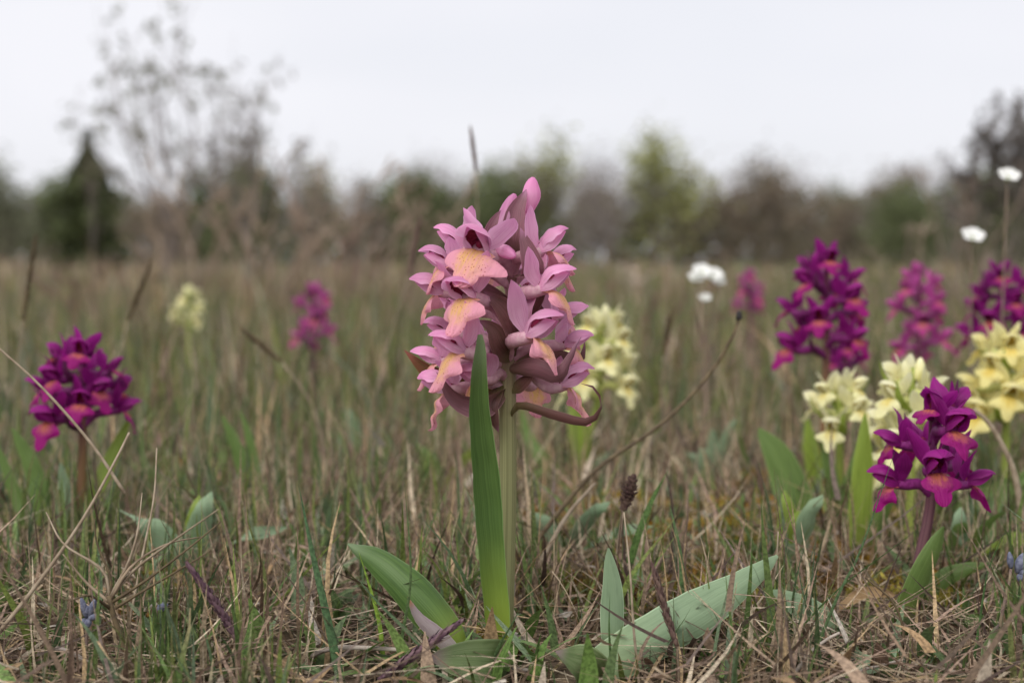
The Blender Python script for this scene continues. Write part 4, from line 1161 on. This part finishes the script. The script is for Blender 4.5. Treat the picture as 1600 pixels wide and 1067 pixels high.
MARK = [(40, 'the tall blurred sedge ear'), (128, 'the dark juniper'), (200, 'the leaning sedge ear'), (262, 'the tall bare shrub'), (395, 'the smaller leaning bare shrub'), (490, 'the small rose pink orchid'),
        (560, 'the dense brownish stalk tuft'), (650, 'the tall thin dry ear'), (742, 'the lone grey grass ear'), (820, 'the pink orchid buds'), (868, 'the rounder lime tree'), (945, 'the pale yellow orchid'), (1030, 'the narrow yellow-green tree'),
        (1102, 'the white flower cluster'), (1172, 'the small far purple orchid'), (1292, 'the tall reddish purple orchid'), (1437, 'the rosy purple orchid'), (1518, 'the single white flower'), (1585, 'the dark bare bush')]
WORD = {'bare': 'bare grey', 'grey': 'grey-green', 'green': 'green', 'brown': 'brownish', 'dark': 'dark evergreen'}
used_ = set(); i = 0
for px in range(-150, 1800, 58):
    kd = rr.choice(['bare', 'grey', 'green', 'brown', 'grey', 'bare', 'bare', 'brown', 'green'])
    x_ = px + rr.uniform(-20, 20); grp = None
    near_ = sorted(MARK, key=lambda m: abs(m[0] - x_))[:2]
    if x_ < 0 or x_ > 1600:
        lab = 'low %s tree of the far wood edge beyond the last shrub' % WORD[kd]; grp = 'outer trees of the wood edge (%s)' % kd
    else:
        lab = 'low %s tree of the wood edge behind %s' % (WORD[kd], near_[0][1])
        if near_[0][1] in used_: lab = '%s tree between %s and %s' % (WORD[kd], near_[0][1], near_[1][1])
        used_.add(near_[0][1])
    tree(lab, kd, x_, rr.uniform(238, 304), rr.uniform(46, 60), rr.uniform(2.0, 3.2), 200 + i, grp); i += 1


def thicket():
    n = 26000; x = (NR.random(n) * 2 - 1) * 46; y = NR.uniform(58, 66, n)
    hgt = 2.5 + 1.0 * patch(x, y * .1, .9, 1.) + .5 * np.sin(x * 2.1)
    z = NR.random(n) ** .8 * hgt
    pal = np.array([(.13, .14, .08), (.17, .145, .11), (.10, .12, .055), (.19, .175, .12), (.15, .165, .075)])
    k = (patch(x, z, 1.1) * 5).astype(int).clip(0, 4)
    c = pal[k] * NR.uniform(.6, 1.4, (n, 1))
    o = obj('wood', None, None, mesh=leaf_cloud('wood', np.stack([x, y, z], 1), c, .24)); tag(o, 'grey-green wood closing the far side of the meadow', 'wood', kind='stuff')


thicket()


def juniper():
    d = 22; px = 128; org = P(px, HOR + H / d * F, d); root = empty('juniper', org)
    tag(root, 'dark evergreen juniper with a pointed top at the meadow edge', 'tree')
    hgt = H - (205 - HOR) / F * d
    obj('trunk', G().add(*tube([(0, 0, -.03), (.02, 0, hgt * .4), (.12, 0, hgt * .95)], (.06, .01), 10, 6)), 'bark', root)
    n = 5200; t = NR.random(n); a = NR.random(n) * 6.28; r_ = np.sqrt(NR.random(n))
    wmax = .62 * np.where(t < .55, 1 - .25 * t, np.maximum(.05, .86 * (1 - (t - .55) / .47) ** 1.7))
    wmax = wmax * (1 + .28 * np.sin(a * 3 + t * 9) + .22 * np.sin(a * 2 - t * 23))
    pts = np.stack([np.cos(a) * r_ * wmax + .1 * t, np.sin(a) * r_ * wmax, t * hgt], 1)
    c = np.array((.075, .09, .035))[None] * NR.uniform(.55, 1.5, (n, 1))
    obj('crown', None, None, root, mesh=leaf_cloud('crown', pts, c, .06))
    root2 = None


juniper()


def bare_shrub(label, px, d, top, width, seed, leafc, per, stems, kids, leafsize, lean=0.0, thick=.007, mat='bark', name='bare_shrub', share=.5):
    rr = random.Random(seed); org = P(px, HOR + H / d * F, d); hgt = H - (top - HOR) / F * d
    root = empty(name, org); tag(root, label, 'shrub')
    g = G(); ends = []
    for k in range(stems):
        a = rr.uniform(0, 6.28); tilt = rr.uniform(.05, .42)
        grow(rr, g, (rr.uniform(-.006, .006), rr.uniform(-.006, .006), -.02), norm(np.array((math.cos(a) * tilt + lean, math.sin(a) * tilt * .6, 1))), hgt * rr.uniform(.34, .46), hgt * thick, 3, ends, .42, (.13, .10, .09), 5, .10, kids, .2)
    E = np.array(ends); s = np.array((width / 2 / np.percentile(np.abs(E[:, 0]), 97), width / 2 / np.percentile(np.abs(E[:, 0]), 97), hgt / np.percentile(E[:, 2], 99)))
    for v in g.v: v *= s
    E = E * s
    obj('trunk', g, mat, root)
    sel = E[NR.random(len(E)) < share]
    pts = np.repeat(sel, per, 0) + NR.normal(0, .022, (len(sel) * per, 3)) * hgt / 2
    c = np.array(leafc)[None] * NR.uniform(.6, 1.4, (len(pts), 1))
    obj('crown', None, None, root, mesh=leaf_cloud('crown', pts, c, leafsize))


bare_shrub('tall bare shrub with fine twigs and few opening leaves against the sky', 262, 9.5, 4, 1.35, 3, (.15, .15, .08), 7, 5, (2, 3), .022, .0, .011, share=.36)
bare_shrub('smaller greyish bare shrub leaning next to the tall bare shrub', 395, 9.0, 90, .9, 8, (.16, .14, .11), 4, 5, (2, 3), .018, .12, .011, share=.3)
bare_shrub('dark dense bare bush at the meadow edge behind the white meadow flowers', 1585, 17, 160, 1.5, 12, (.15, .13, .115), 9, 7, (3, 4), .035, .0, .006)
bare_shrub('thin leafless sapling beside the juniper top', 150, 10.5, 130, .35, 16, (.12, .09, .08), 3, 2, (1, 2), .015, -.12, .008)
for k, (lab, px, d, top, wd) in enumerate([
        ('beige dry twiggy brush between the small rose pink orchid and the leaning shrub', 470, 5.0, 300, .45), ('pinkish dry twiggy brush left of the pink orchid flowers', 585, 4.6, 325, .4),
        ('dry twiggy brush at the foot of the tall bare shrub', 270, 6.0, 345, .7), ('low dry brush under the juniper', 110, 6.5, 372, .9),
        ('low reddish dry brush behind the pale yellow orchid', 1010, 4.0, 418, .5), ('thin dry brush behind the single white flower', 1520, 4.5, 330, .4), ('low dry brush behind the tall reddish purple orchid', 1250, 6.5, 405, .8)]):
    bare_shrub(lab, px, d, top, wd, 60 + k, (.40, .32, .26), 1, 3, (1, 2), .012, .0, .007, 'twig', 'dry_brush', .3)

# tall dry stems and scrub that break the far edge of the meadow
n = 2200; x, d = fan(n, 2.2, 20, 1.2); keep = NR.random(n) < np.where(x < 0, 1.0, .45); x, d = x[keep], d[keep]; n = len(x)
blades('tall_dry_grass', x, d, np.full(n, -.01), NR.uniform(.10, .20, n) + NR.gamma(2, .012, n) * d ** .5, NR.uniform(.0022, .0036, n) * d ** .55, NR.normal(0, .25, n), NR.normal(.1, .4, n), np.minimum(pick(TAN, n) * 1.2, .6), 4, 'straw',
       'thin tall dry grass stems over the meadow', 'grass')
n = 15000; x, d = fan(n, 20, 58, 1.3); pt = patch(x, d, .55, 4.)
z = NR.random(n) ** 1.5 * (.12 + .55 * np.clip(pt - .25, 0, 1)) * (d / 50) ** .5
c = np.where((NR.random(n) < .5)[:, None], np.array((.17, .15, .085))[None], np.array((.20, .155, .115))[None]) * NR.uniform(.6, 1.4, (n, 1))
o_ = obj('scrub', None, None, mesh=leaf_cloud('scrub', np.stack([x, d, z], 1), c, .11)); tag(o_, 'low brown and olive scrub before the far wood', 'scrub', kind='stuff')
